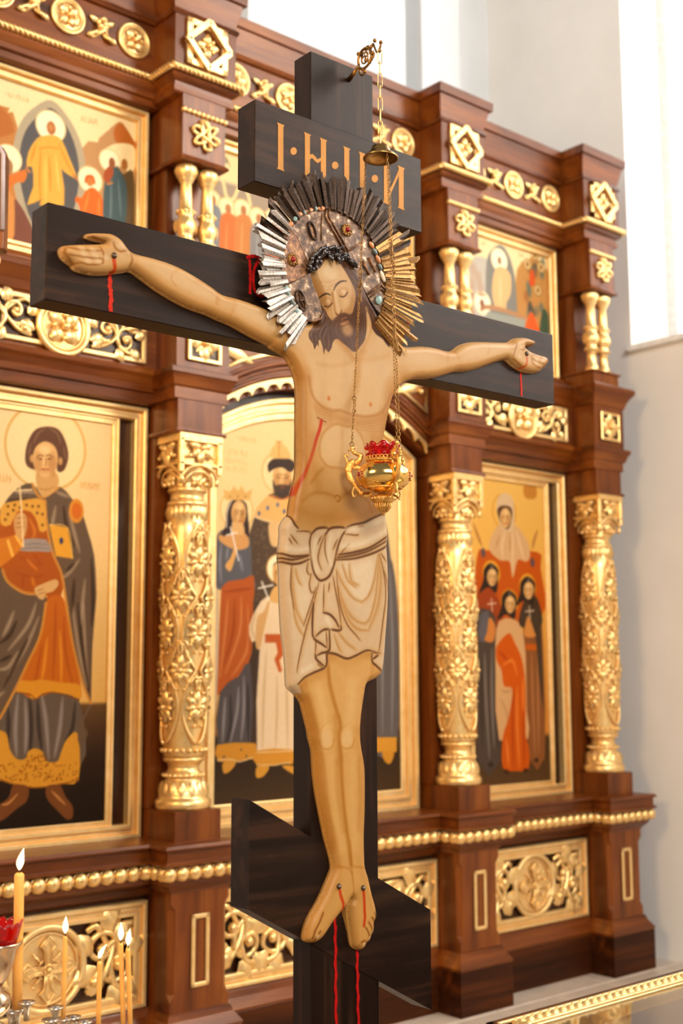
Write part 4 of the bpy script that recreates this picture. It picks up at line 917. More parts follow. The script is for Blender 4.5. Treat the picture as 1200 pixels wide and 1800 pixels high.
# --- upper left: white-gold figure in a pointed blue mandorla
def paint_descent(P):
    A = zoom(0, 120, 4.615)
    P.base((242, 214, 162))
    P.fill(A([(-900, 300), (0, 300), (60, 360), (140, 470), (140, 1500), (-900, 1500)]), (190, 128, 72), 1, sm=2); P.fill(A([(-900, 250), (-200, 240), (20, 320), (110, 480), (0, 560), (-900, 700)]), (176, 102, 48), 2, .7)
    P.fill(A([(640, 680), (790, 600), (800, 570), (880, 500), (950, 440), (1000, 450), (1090, 600), (1120, 620), (1120, 1500), (600, 1500)]), (186, 140, 94), 1, sm=2)
    P.fill(A([(920, 520), (960, 450), (1010, 470), (1090, 600), (1100, 660), (960, 620)]), (184, 96, 36), 1.5, .8)
    man = A([(420, 258), (300, 300), (190, 400), (120, 560), (100, 760), (120, 1000), (200, 1250), (400, 1500), (600, 1250), (690, 1000), (690, 760), (640, 560), (540, 380)])
    P.fill(man, (176, 160, 132), 1, sm=3)
    P.fill(A([(415, 322), (330, 370), (230, 470), (175, 600), (155, 780), (180, 1000), (260, 1250), (400, 1420), (560, 1250), (630, 1000), (640, 800), (600, 600), (510, 420)]), (88, 88, 90), 1, sm=3)
    P.ring(*A([(412, 472)])[0], .066, .005, (226, 190, 130), (250, 232, 192))
    P.fill(A([(340, 550), (450, 545), (510, 600), (560, 720), (620, 870), (600, 890), (520, 840), (500, 830), (520, 1110), (320, 1110), (340, 1060), (220, 1110), (270, 960), (260, 800), (215, 800), (230, 680), (290, 580)]), (224, 166, 74), 1, sm=2)
    P.folds([A([(330, 660), (320, 900), (330, 1100)]), A([(480, 620), (540, 760), (590, 860)]), A([(400, 720), (410, 1000)]), A([(290, 620), (250, 760)])], 4, (186, 118, 34), .7); P.folds([A([(370, 720), (370, 1080)]), A([(450, 700), (480, 1000)])], 5, (242, 200, 116), .6)
    P.line(A([(320, 650), (400, 640), (470, 650)]), 3, (200, 136, 50), .8)
    P.blob(*A([(415, 485)])[0], 9, 13, (172, 106, 60), 1, 0, 4); P.blob(*A([(412, 480)])[0], 5, 7, (200, 140, 88), .7)
    P.line(A([(215, 810), (240, 840)]), 5, (190, 120, 66), 1); P.line(A([(600, 870), (625, 900)]), 5, (190, 120, 66), 1)
    # kneeling figures
    P.ring(*A([(732, 905)])[0], .056, .004, (226, 190, 130), (250, 230, 186))
    P.fill(A([(700, 990), (760, 970), (820, 1040), (850, 1150), (870, 1300), (700, 1300), (640, 1110), (610, 1080), (620, 1040), (660, 1050)]), (228, 106, 34), 1); P.folds([A([(720, 1010), (700, 1100), (680, 1160)]), A([(800, 1050), (800, 1200)])], 4, (250, 160, 86), .6)
    P.blob(*A([(728, 915)])[0], 8, 10, (196, 122, 62), 1, 0, 4); P.line(A([(695, 920), (705, 880), (750, 880), (765, 930)]), 5, (216, 96, 30), .8)
    P.ring(*A([(70, 730)])[0], .056, .004, (226, 190, 130), (250, 230, 186))
    P.fill(A([(30, 880), (100, 860), (200, 820), (220, 860), (190, 930), (90, 960), (-60, 1400), (-160, 1400), (-100, 900)]), (206, 116, 52), 1, sm=2); P.blob(*A([(72, 800)])[0], 8, 14, (160, 118, 82), 1, 0, 4)
    P.fill(A([(60, 1150), (130, 1060), (260, 1290), (330, 1500), (120, 1500)]), (122, 76, 62), 1, sm=2); P.fill(A([(-300, 1000), (60, 980), (120, 1180), (60, 1500), (-300, 1500)]), (206, 140, 78), 1, sm=2)
    # standing pair on the right
    P.fill(A([(820, 760), (850, 660), (950, 610), (1080, 630), (1100, 760), (1060, 850), (960, 780)]), (244, 216, 162), 1); P.ring(*A([(890, 750)])[0], .05, .004, (226, 190, 130), (250, 230, 186))
    P.fill(A([(940, 810), (1000, 860), (1080, 850), (1100, 1300), (980, 1300)]), (100, 82, 58), 1); P.fill(A([(880, 830), (940, 800), (1000, 880), (1030, 1000), (1000, 1300), (850, 1300), (840, 1000)]), (70, 92, 96), 1)
    P.fill(A([(850, 830), (900, 790), (920, 850), (880, 930), (840, 900)]), (168, 82, 44), 1); P.folds([A([(900, 900), (900, 1100), (890, 1280)]), A([(960, 900), (980, 1200)])], 5, (124, 140, 140), .6)
    P.blob(*A([(908, 770)])[0], 7, 11, (150, 92, 56), 1, 0, 4); P.blob(*A([(1010, 780)])[0], 7, 11, (170, 108, 54), 1, 0, 4); P.line(A([(870, 940), (910, 930)]), 3.5, (204, 130, 70), 1)
    script_marks(P, (A([(40, 205)])[0], A([(235, 265)])[0]), 7, 9, (176, 132, 80), 1.3); script_marks(P, (A([(650, 405)])[0], A([(795, 440)])[0]), 9, 7, (176, 132, 80), 1.4)
make_icon('upper icon of a gold-robed figure in a pointed grey-blue mandorla', BAYC[0], .387, 3.232, 3.905, paint_descent)

# --- upper middle: row of haloed figures
def paint_row(P):
    P.base((238, 206, 150))
    P.fill([(330, 300), (430, 330), (560, 370), (760, 420), (800, 640), (330, 600)], (160, 140, 120), 4, sm=1)
    cols = ((128, 132, 134), (206, 112, 56), (196, 124, 66), (132, 128, 124), (206, 96, 44), (120, 130, 136), (186, 140, 84), (176, 92, 50), (110, 116, 120), (200, 110, 56), (140, 120, 100))
    for i, c in enumerate(cols):
        x = 372 + i * 27; y = 352 + i * 8.6 + (6 if i % 2 else 0)
        P.ring(x, y, .05, .006, (222, 180, 112), (246, 220, 168)); P.blob(x + 2, y + 1, 7, 10, (178, 118, 74), 1, 0, 4)
    for i, c in enumerate(cols):
        x = 372 + i * 27; y = 352 + i * 8.6 + (6 if i % 2 else 0)
        P.fill([(x - 10, y + 12), (x + 14, y + 14), (x + 19, y + 60), (x + 17, y + 140), (x - 14, y + 136), (x - 14, y + 60)], c, 1.5)
        P.folds([[(x, y + 24), (x - 2, y + 80), (x, y + 130)]], 5, tuple(min(255, v + 40) for v in c), .6)
    P.line([(348, 325), (372, 308), (390, 315), (398, 345), (410, 350), (420, 330), (433, 335), (440, 360)], 7, (240, 206, 146), 1.2)
    P.blob(397, 283, 4, 5, (110, 100, 84), .8); P.line([(388, 292), (396, 276), (404, 292)], 2, (110, 100, 84), .8)
make_icon('upper icon of a row of haloed figures, behind the title board', BAYC[1], .612, 3.232, 3.905, paint_row, 0, False, .005, .0024)

# --- upper right: pale figure in a dark mandorla
def paint_vision(P):
    A = zoom(780, 360, 5.4545)
    P.base((240, 212, 160))
    P.fill(A([(-200, 480), (240, 490), (420, 520), (460, 700), (460, 1500), (-200, 1500)]), (186, 176, 160), 2, sm=2); P.fill(A([(700, 620), (800, 560), (860, 480), (1000, 640), (1080, 700), (1080, 1500), (660, 1500)]), (184, 132, 76), 2, sm=2)
    P.fill(A([(540, 380), (450, 440), (410, 540), (400, 800), (420, 1200), (680, 1200), (690, 800), (660, 600), (610, 460)]), (128, 126, 118), 1.5, sm=2)
    P.ring(*A([(530, 530)])[0], .062, .01, (244, 222, 176), (250, 232, 196)); P.fill(A([(490, 620), (570, 600), (640, 680), (640, 850), (600, 940), (590, 1010), (500, 1000), (460, 820)]), (218, 176, 124), 1.2)
    P.blob(*A([(532, 535)])[0], 5, 8, (150, 108, 74), 1, 0, 4); P.folds([A([(540, 680), (540, 960)])], 5, (240, 210, 164), .6)
    P.ring(*A([(370, 940)])[0], .06, .012, (246, 224, 180), (250, 234, 200)); P.line(A([(360, 1000), (420, 980), (600, 1020), (780, 1090)]), 9, (176, 128, 92), 1); P.fill(A([(420, 1020), (780, 1100), (780, 1300), (300, 1300)]), (150, 152, 140), 1.5, sm=1)
    P.blob(*A([(365, 945)])[0], 6, 8, (140, 92, 66), 1, 0, 3); P.folds([A([(260, 780), (280, 900)]), A([(270, 980), (290, 1080)]), A([(400, 870), (320, 850)])], 6, (196, 112, 66), .7)
    r = random.Random(4)
    for i in range(16):
        x, y = r.uniform(770, 980), r.uniform(560, 1080); c = r.choice(((70, 66, 60), (196, 80, 30), (88, 104, 96), (150, 96, 50), (120, 110, 90)))
        P.blob(*A([(x, y)])[0], 7, 11, c, .8)
    for (x, y) in ((870, 480), (800, 570), (930, 600), (900, 820)): P.ring(*A([(x, y)])[0], .03, .006, (120, 104, 76), (226, 186, 122)); P.blob(*A([(x, y)])[0], 4, 6, (120, 84, 54), 1, 0, 3)
    P.fill(A([(830, 640), (860, 630), (870, 760), (820, 770)]), (206, 84, 30), 1); P.fill(A([(800, 1100), (840, 1030), (900, 1160), (940, 1300), (760, 1300)]), (222, 92, 36), 1.2); P.fill(A([(920, 1150), (950, 1000), (1000, 1060), (1000, 1300), (920, 1300)]), (62, 84, 66), 1.2)
    for (x, y) in ((280, 620), (330, 700), (270, 760), (350, 800)): P.blob(*A([(x, y)])[0], 9, 14, (180, 150, 128), .7)
    script_marks(P, (A([(350, 370)])[0], A([(400, 375)])[0]), 6, 4, (180, 140, 92), 1.2); script_marks(P, (A([(710, 480)])[0], A([(760, 490)])[0]), 6, 4, (180, 140, 92), 1.2)
make_icon('upper icon of a pale figure in a dark mandorla, above the right arm', BAYC[2], .387, 3.232, 3.905, paint_vision, k=.0028)

# ------------------------------------------------------------------ the cross
RC = CROSS_ROT; DC = -2.2458; S0 = 1.9025; CT = .066
cross_plane = Flat(uC, nC, DC)
def cpt(s, d, z): return uC * s + nC * (DC + d) + Vector((0, 0, z))
def CL(pts, d=0.0):
    """photo points -> cross-local (x, z) on the plane d in front of the cross"""
    pl = Flat(uC, nC, DC + d)
    return [(a - S0, b) for a, b in (pl.pt(x, y) for x, y in pts)]
cross = empty('wooden_cross', cpt(S0, 0, 0), RC)
tag(cross, 'tall dark walnut three-bar cross lettered in gold on its title board', 'cross')
MB().box(1.8 - S0, 2.005 - S0, 0, CT, .05, 3.073, .002).build('upright', M['cross_v'], cross)
MB().box(1.109 - S0, 2.686 - S0, -.0015, CT + .002, 2.3045, 2.5105, .002).build('crossbeam', M['cross_h'], cross)
tb = MB().box(1.631 - S0, 2.172 - S0, -.0012, CT + .002, 2.692, 2.895, .002).build('title_board', M['cross_h'], cross)
fb = MB(); q = [(1.628, 1.044), (2.172, .745), (2.172, .979), (1.628, 1.277)]
fb.add([(s - S0, y, z) for y in (-.0015, CT + .002) for s, z in q], [(0, 1, 2, 3), (7, 6, 5, 4), (1, 0, 4, 5), (2, 1, 5, 6), (3, 2, 6, 7), (0, 3, 7, 4)])
fb.build('slanted_footrest', M['cross_h'], cross)
MB().usweep(.22, -.18, .26, [(.05, 0), (.05, .06), (.03, .08), (0, .1), (0, .2), (-.04, .24)]).build('pedestal', M['cross_h'], cross)

def shape(polys, y0, th):
    mb = MB()
    for P in polys:
        n = len(P); a = [(x, y0 - th, z) for x, z in P]; b = [(x, y0, z) for x, z in P]
        mb.add(a + b, [tuple(range(n))] + [(i, n + i, n + (i + 1) % n, (i + 1) % n) for i in range(n)])
    return mb
def circ(cx, cy, rx, ry, n=18): return [(cx + rx * cos(2 * pi * k / n), cy + ry * sin(2 * pi * k / n)) for k in range(n)]
T2 = zoom(380, 40, 3.0)
def stem(xl, xr, y0, y1, sl=.36):
    w = xr - xl; f = lambda x, y: (x, y + (x - xl) * sl)
    return [f(xl - 6, y0), f(xr + 6, y0 + 2), f(xr, y0 + 14), f(xr, y1 - 12), f(xr + 6, y1), f(xl - 5, y1 - 2), f(xl, y1 - 14), f(xl, y0 + 14)]
LETTERS = [[stem(323, 351, 528, 774)], [circ(405, 678, 17, 20)],
           [stem(465, 491, 579, 822), stem(549, 576, 608, 850), [(491, 698), (503, 692), (518, 705), (530, 722), (549, 712), (549, 730), (532, 742), (516, 730), (503, 714), (491, 722)]], [circ(624, 753, 17, 20)],
           [stem(672, 698, 653, 862), stem(754, 780, 681, 890), [(672, 868), (786, 910), (796, 938), (786, 936), (770, 918), (672, 884)]], [circ(833, 823, 17, 20)],
           [stem(881, 905, 724, 952), stem(959, 985, 755, 980), [(905, 930), (905, 900), (959, 776), (959, 808)]]]
for L in LETTERS: shape([CL(T2(p)) for p in L], -.0012, .0008).build('letter', M['letter_gold'], tb)
def ribbon(pts, w, name, mat, wob=.0, parent=cross, y0=-.0016):
    P = smooth_path(pts, 8); r = random.Random(len(P)); L, R_ = [], []
    pc = CL(P)
    for i, (x, z) in enumerate(pc):
        a = pc[max(i - 1, 0)]; b = pc[min(i + 1, len(pc) - 1)]; dx, dz = b[0] - a[0], b[1] - a[1]; l = math.hypot(dx, dz) or 1
        nx, nz = -dz / l, dx / l; o = wob * sin(i * 1.15); ww = w * (.82 + .18 * sin(i * 2.1 + 1))
        L.append((x + nx * (ww / 2 + o), z + nz * (ww / 2 + o))); R_.append((x - nx * (ww / 2 - o), z - nz * (ww / 2 - o)))
    n = len(L); mb = MB(); y = y0 - .0008
    mb.add([(x, y, z) for x, z in L] + [(x, y, z) for x, z in R_], [(i, i + 1, n + i + 1, n + i) for i in range(n - 1)])
    return mb.build(name, mat, parent)
T4 = zoom(40, 330, 2.3077)
for p in ([(917, 292), (920, 360), (919, 432)], [(904, 284), (935, 278), (965, 290)]): ribbon(T4(p), .009, 'letter', M['red_paint'])
ribbon(T4([(985, 312), (955, 300), (937, 330), (932, 375), (940, 420), (962, 440), (985, 430)]), .009, 'letter', M['red_paint'])
T5 = zoom(430, 280, 3.636)
ribbon(T5([(985, 1040), (1000, 1060), (1004, 1090), (1022, 1102), (1040, 1085), (1042, 1050), (1030, 1040)]), .006, 'letter', M['red_paint'])
ribbon(T5([(960, 990), (985, 1030), (1000, 1060)]), .006, 'letter', M['red_paint'])
ribbon([(193, 470), (192, 500), (194, 520), (193, 548)], .0115, 'painted_blood', M['blood_orange'], .001)
ribbon([(913.5, 640), (914, 660), (915, 680), (915.5, 697)], .0085, 'painted_blood', M['blood_orange'], .0008)
ribbon([(587, 1605), (588, 1640), (588.5, 1700), (589, 1760), (590, 1830), (591, 1900)], .0095, 'painted_blood', M['red_paint'], .0014)
ribbon([(625, 1640), (626.5, 1690), (627.5, 1740), (628.5, 1800), (629, 1900)], .0095, 'painted_blood', M['red_paint'], .0014)

# bracket at the top of the cross that carries the lamp
HD = .118; LS = 1.923
bx = LS - S0
br = MB()
def B3(d, z): return (bx, -d, z)
br.tube([B3(-.001, 3.035), B3(.02, 3.045), B3(.04, 3.058)], [.006, .005, .004], 8)
def curl(c, r0, r1, a0, turns, rr): br.tube([B3(c[0] + p, c[1] + q_) for p, q_ in spiral(0, 0, r0, r1, a0, turns, 26)], rr, 6)
curl((.062, 3.07), .027, .024, -2.6, .98, .0034); curl((.06, 3.068), .018, .004, 2.4, -1.4, .0022); curl((.07, 3.078), .012, .003, -.5, 1.3, .002)
br.tube([B3(*p) for p in smooth_path([(.086, 3.085), (.094, 3.094), (.1, 3.08), (.108, 3.066), (HD, 3.072), (HD + .004, 3.082)], 5)], .0026, 6)
br.tube([B3(*p) for p in smooth_path([(.04, 3.056), (.044, 3.035), (.054, 3.028), (.062, 3.034), (.056, 3.042)], 5)], .0026, 6)
br.tube([B3(*p) for p in smooth_path([(.08, 3.05), (.09, 3.055), (.098, 3.066), (.09, 3.074)], 5)], .0022, 6)
for d_, z_ in ((.038, 3.09), (.1, 3.1), (.062, 3.034), (.092, 3.07), (HD + .004, 3.086), (.066, 3.062), (.056, 3.042)): br.ball(B3(d_, z_), .005, 7, 5)
for d_, z_, a in ((.06, 3.09, .4), (.072, 3.06, -.8), (.05, 3.07, 1.4), (.085, 3.06, 1.0), (.078, 3.092, -.2)): br.leaf(B3(d_, z_), (0, -cos(a), sin(a)), (1, 0, 0), .02, .005, .004)
br.tube([B3(HD - .002, 3.072), B3(HD, 3.062), B3(HD + .004, 3.068)], .0024, 6)
br.build('lamp_bracket', M['chain'], cross)

# ------------------------------------------------------------------ painted cut-out figure
A_ = T4; E_ = zoom(680, 500, 3.75); TO = zoom(480, 560, 4.286); LC = zoom(480, 880, 5.0); LG = zoom(480, 1160, 5.0); FT = zoom(390, 1380, 3.077); HL = zoom(100, 390, 7.5); HR = zoom(860, 560, 9.23); HD7 = zoom(530, 430, 7.06)
outline = []
outline += A_([(160, 250), (163, 238), (178, 228), (230, 223), (300, 222), (340, 219), (330, 215), (290, 205), (266, 195), (265, 185), (275, 178), (300, 176), (345, 177), (375, 182), (410, 205), (440, 245), (470, 262), (560, 285), (640, 315), (720, 360), (780, 400), (820, 428), (900, 450), (980, 480), (1050, 515), (1100, 540)])
outline += [(535, 566), (556, 566), (562, 545), (555, 520), (547, 503), (541, 483), (541, 468), (546, 452), (558, 440), (575, 434), (596, 436), (612, 448), (623, 466), (631, 484), (640, 502), (650, 526), (664, 549), (680, 571), (694, 590)]
outline += E_([(120, 400), (250, 400), (340, 412), (400, 430), (450, 430), (500, 395), (560, 375), (640, 370), (750, 374), (820, 373), (860, 350), (905, 343), (940, 347), (985, 365), (993, 382), (978, 401), (935, 403), (926, 408), (960, 435), (1010, 455), (1060, 470), (1070, 482), (1078, 500), (1072, 524), (1060, 532), (1056, 548), (1034, 554), (1030, 568), (1010, 578), (980, 580), (940, 575), (900, 562), (850, 530), (805, 492), (760, 500), (700, 520), (620, 550), (540, 568), (480, 568), (420, 585), (350, 605), (280, 615), (200, 618), (150, 635), (112, 655)])
outline += TO([(950, 535), (915, 600), (890, 700), (870, 800), (845, 940)]) + [(672, 805), (671, 840), (675, 875), (681.6, 900)]
outline += LC([(1018, 220), (1028, 330), (1020, 400), (1030, 600), (1033, 800), (1025, 1000), (1010, 1200), (1000, 1350), (985, 1480), (960, 1540), (905, 1580), (845, 1612)])
outline += LG([(825, 300), (805, 430), (792, 560), (790, 680), (800, 780), (822, 900), (830, 1000), (832, 1150), (830, 1350), (822, 1550)])
outline += FT([(785, 400), (790, 450), (805, 500), (825, 590), (840, 640), (848, 680), (850, 715), (838, 745), (836, 790), (824, 815), (812, 850), (798, 860), (785, 885), (765, 900), (740, 893), (720, 870), (708, 800), (697, 720), (698, 650), (712, 618), (690, 660), (640, 715), (600, 770), (560, 830), (520, 858), (480, 857), (460, 838), (465, 790), (490, 720), (530, 650), (560, 590), (585, 530), (610, 470), (614, 440), (605, 390), (580, 300)])
outline += LG([(470, 1480), (440, 1330), (410, 1170), (390, 1000), (380, 830), (372, 770), (350, 690), (340, 620), (320, 540), (300, 460), (275, 370), (220, 300), (160, 240)])
outline += LC([(150, 1580), (145, 1450), (130, 1300), (110, 1150), (100, 1000), (92, 800), (88, 600), (80, 520), (82, 430), (95, 300), (95, 220), (140, 142)])
outline += TO([(140, 1480), (150, 1400), (170, 1300), (195, 1180), (205, 1050), (203, 900), (200, 750), (203, 600), (200, 500), (185, 420), (150, 330), (100, 270), (0, 210)])
outline += A_([(1010, 635), (940, 600), (860, 555), (800, 530), (760, 510), (700, 490), (640, 462), (560, 415), (500, 370), (450, 335), (420, 338), (340, 348), (280, 345), (225, 330), (207, 310), (180, 290), (165, 270)])
FD = .024
fig_plane = Flat(uC, nC, DC + FD)
OUT = np.array([fig_plane.pt(*p) for p in smooth_path(outline, 3, True)])
# resample the outline evenly
seg = np.linalg.norm(np.roll(OUT, -1, 0) - OUT, axis=1); cum = np.concatenate([[0], np.cumsum(seg)]); NB = int(cum[-1] / .0042)
tt = np.linspace(0, cum[-1], NB, endpoint=False); OC = np.vstack([OUT, OUT[:1]])
OUT = np.stack([np.interp(tt, cum, OC[:, 0]), np.interp(tt, cum, OC[:, 1])], 1)
def poly_dist(P, Q):
    d = np.full(len(P), 1e9); ins = np.zeros(len(P), bool); B_ = np.roll(Q, -1, 0)
    order = np.argsort(P[:, 1]); Zs = P[order, 1]
    for i in range(len(Q)):
        a, b = Q[i], B_[i]; e = b - a; l2 = max(e @ e, 1e-16)
        lo, hi = np.searchsorted(Zs, [min(a[1], b[1]) - .05, max(a[1], b[1]) + .05]); ix = order[lo:hi]
        w = P[ix] - a; t = np.clip((w @ e) / l2, 0, 1); qd = np.hypot(*(w - t[:, None] * e).T)
        d[ix] = np.minimum(d[ix], qd)
        if e[1] != 0:
            lo, hi = np.searchsorted(Zs, [min(a[1], b[1]), max(a[1], b[1])]); ix = order[lo:hi]
            c = ((a[1] > P[ix, 1]) != (b[1] > P[ix, 1])) & (P[ix, 0] < e[0] * (P[ix, 1] - a[1]) / e[1] + a[0]); ins[ix] ^= c
    return d, ins
def grid(x0, x1, z0, z1, h):
    xs = np.arange(x0, x1, h); zs = np.arange(z0, z1, h * .866); G = []
    for k, z in enumerate(zs): G.append(np.stack([xs + (h / 2 if k % 2 else 0), np.full(len(xs), z)], 1))
    return np.vstack(G)
mn, mx_ = OUT.min(0), OUT.max(0)
G1 = grid(mn[0], mx_[0], mn[1], mx_[1], .0027)
hb = np.array([fig_plane.pt(528, 640), fig_plane.pt(700, 428)]); h0, h1 = hb.min(0), hb.max(0)
inh = (G1[:, 0] > h0[0]) & (G1[:, 0] < h1[0]) & (G1[:, 1] > h0[1]) & (G1[:, 1] < h1[1])
G2 = grid(h0[0], h1[0], h0[1], h1[1], .0015)
G = np.vstack([G1[~inh], G2]); dd, ins = poly_dist(G, OUT); keep = ins & (dd > .0013); G, dd = G[keep], dd[keep]
allp = np.vstack([OUT, G]); nb_ = len(OUT)
res_ = geometry.delaunay_2d_cdt([Vector(p) for p in allp.tolist()], [(i, (i + 1) % nb_) for i in range(nb_)], [], 1, 1e-7)
VV = np.array([tuple(v) for v in res_[0]]); TRI = [tuple(f) for f in res_[2]]
dist, _ = poly_dist(VV, OUT); isb = np.array([any(o < nb_ for o in ids) for ids in res_[3]]); dist[isb] = 0
rr = np.clip(dist / .02, 0, 1); Hh = .005 + .021 * np.sqrt(np.clip(1 - (1 - rr) ** 2, 0, 1))
headpoly = np.array([fig_plane.pt(*p) for p in smooth_path([(541, 483), (543, 462), (558, 441), (577, 435), (598, 438), (620, 462), (634, 490), (650, 527), (664, 550), (690, 600), (640, 612), (600, 618), (575, 600), (566, 560), (556, 520)], 3, True)])
dh, ih = poly_dist(VV, headpoly); zf = np.clip((VV[:, 1] - fig_plane.pt(620, 585)[1]) / (fig_plane.pt(620, 520)[1] - fig_plane.pt(620, 585)[1]), 0, 1); Hh += np.where(ih, .011 * np.clip(dh / .02, 0, 1) * zf * zf * (3 - 2 * zf), 0)
P = Painter(VV[:, 0], VV[:, 1], fig_plane, .00138)
SK = (222, 178, 126); SKO = (190, 128, 62); SKS = (204, 148, 84); SKH = (238, 202, 156)
P.vgrad([((600, 450), (222, 178, 126)), ((600, 900), (218, 166, 102)), ((600, 1250), (220, 164, 94)), ((600, 1670), (220, 164, 94))])  # skin turns more ochre downward: warm low light put into the paint
edge = np.clip(1 - dist / .04, 0, 1) ** 1.4; P.C = P.C * (1 - .5 * edge[:, None]) + np.array(SKO) / 255 * .5 * edge[:, None]
# arms
for f, L_, w, a in ((A_, [(470, 330), (600, 430), (760, 500), (900, 570), (1010, 620)], 20, .5), (A_, [(640, 330), (610, 345), (600, 370), (620, 400)], 3, .6), (A_, [(700, 380), (770, 400), (790, 430), (785, 470)], 6, .55), (A_, [(840, 445), (860, 470), (840, 520)], 6, .5), (A_, [(1000, 500), (1050, 560), (1100, 600)], 16, .5), (E_, [(380, 430), (400, 460), (395, 510)], 4, .6), (E_, [(455, 445), (470, 490)], 5, .5), (E_, [(665, 390), (672, 430), (660, 460)], 3, .6), (E_, [(120, 600), (300, 590), (480, 545), (620, 525), (790, 480)], 12, .4)):
    P.line(f(L_), w, SKO, w * .6, a, taper=.4)
for f, L_, w in ((A_, [(480, 290), (580, 330), (700, 400), (760, 440)], 16), (A_, [(860, 480), (960, 520), (1020, 560)], 16), (E_, [(150, 460), (300, 470)], 22), (E_, [(490, 440), (620, 430), (780, 410)], 20)): P.line(f(L_), w, SKH, w * .6, .45, taper=.5)
# hands
for f, Ls in ((HL, ([(150, 330), (250, 355), (400, 375), (580, 382)], [(165, 430), (300, 455), (450, 478), (590, 487)], [(215, 548), (320, 540), (400, 560), (520, 566), (600, 545)], [(570, 330), (608, 430), (600, 545)], [(740, 270), (760, 340), (830, 392), (930, 370)], [(970, 420), (988, 500), (960, 590)], [(480, 180), (560, 215), (660, 245)], [(130, 340), (110, 390), (150, 450), (230, 540)])),
              (HR, ([(690, 580), (800, 635), (960, 672)], [(690, 650), (800, 712), (950, 745)], [(690, 730), (780, 785), (880, 812)], [(690, 560), (680, 650), (690, 740)], [(590, 440), (560, 500), (500, 500)], [(440, 400), (420, 480), (380, 600)], [(380, 640), (470, 720), (560, 790)], [(640, 430), (720, 420), (770, 410)]))):
    for L_ in Ls: P.line(f(L_), 3.2, (156, 98, 46), 1.1, .85, taper=.3)
for f, pts_ in ((HL, [(330, 345), (470, 365), (350, 420), (500, 440), (400, 515), (540, 525), (830, 320), (640, 470)]), (HR, [(800, 600), (900, 640), (760, 660), (860, 690), (760, 730), (500, 460), (480, 620)])):
    for q_ in pts_: P.blob(*f([q_])[0], 6, 4, SKH, .55)
P.line(HL([(745, 480), (750, 540), (765, 600), (770, 640), (735, 672)]), 6.5, (212, 78, 16), .9); P.line(HR([(592, 600), (600, 690), (580, 770), (520, 800)]), 4, (214, 84, 20), .9)
# chest and belly
P.fill(TO([(290, 300), (600, 330), (860, 320), (900, 480), (880, 600), (800, 715), (700, 740), (580, 720), (500, 695), (440, 695), (370, 670), (300, 590), (270, 450)]), (228, 186, 134), 8, .5)
P.line(TO([(265, 440), (280, 540), (310, 610), (370, 668), (440, 695), (500, 694), (580, 720), (700, 740), (800, 715), (850, 650), (885, 560)]), 5, (176, 116, 54), 2.6, .7)
for L_ in ([(520, 690), (600, 560), (620, 420)], [(640, 300), (640, 450), (625, 560)], [(330, 340), (440, 360), (590, 330)], [(660, 310), (800, 300), (870, 270)]): P.line(TO(L_), 6, SKS, 4, .4)
for k in range(5): P.line(TO([(300 + k * 6, 640 + k * 26), (360, 700 + k * 24), (440, 720 + k * 18)]), 2, SKO, 1.2, .5); P.line(TO([(620, 735 + k * 24), (720, 770 + k * 20), (840, 745 + k * 26)]), 2, SKO, 1.2, .4)
for k in range(5): P.line(TO([(600, 400 + k * 36), (625, 408 + k * 36), (650, 400 + k * 36)]), 2, SKS, 1.2, .5)
ab = TO([(350, 1040), (345, 950), (370, 870), (430, 810), (480, 795), (540, 812), (600, 822), (650, 870), (682, 950), (690, 1040), (650, 1110), (560, 1130), (480, 1125), (400, 1110)])
P.fill(ab, (230, 188, 132), 5, .7); P.line(ab + ab[:1], 4, (186, 124, 58), 2.4, .6); P.line(TO([(515, 830), (515, 960), (505, 1090)]), 6, SKS, 4, .45)
for L_ in ([(215, 1380), (290, 1320), (380, 1315), (450, 1340), (478, 1370)], [(490, 1365), (560, 1315), (640, 1320), (710, 1380), (740, 1460)], [(280, 1240), (330, 1170), (370, 1130)], [(690, 1120), (730, 1200), (760, 1290)], [(230, 1000), (250, 1100), (240, 1200)]): P.line(TO(L_), 5, (184, 120, 52), 3, .6)
for c_ in ((330, 1420), (610, 1420)): P.blob(*TO([c_])[0], 24, 18, (226, 178, 118), .6)
P.fill(TO([(300, 1260), (480, 1290), (700, 1250), (760, 1380), (480, 1360), (260, 1330)]), SKO, 10, .25)
P.blob(*TO([(480, 1358)])[0], 4, 5, (206, 150, 84), 1); P.line(TO([(462, 1340), (480, 1332), (498, 1345), (495, 1372), (478, 1380)]), 2, (160, 98, 40), .8, .8)
for c_ in ((415, 603), (730, 648)): P.blob(*TO([c_])[0], 3.6, 4, (206, 122, 52), .95)
P.line(TO([(225, 480), (215, 700), (225, 1000), (190, 1300)]), 8, SKH, 4, .4)
P.line(TO([(330, 745), (362, 765), (392, 780)]), 2, (120, 56, 18), .7, .9); P.line(TO([(360, 770), (345, 840), (322, 905), (300, 985), (270, 1080), (235, 1170), (200, 1245), (168, 1322)]), 6.4, (206, 56, 14), 1, 1)
SK2 = (184, 118, 48)
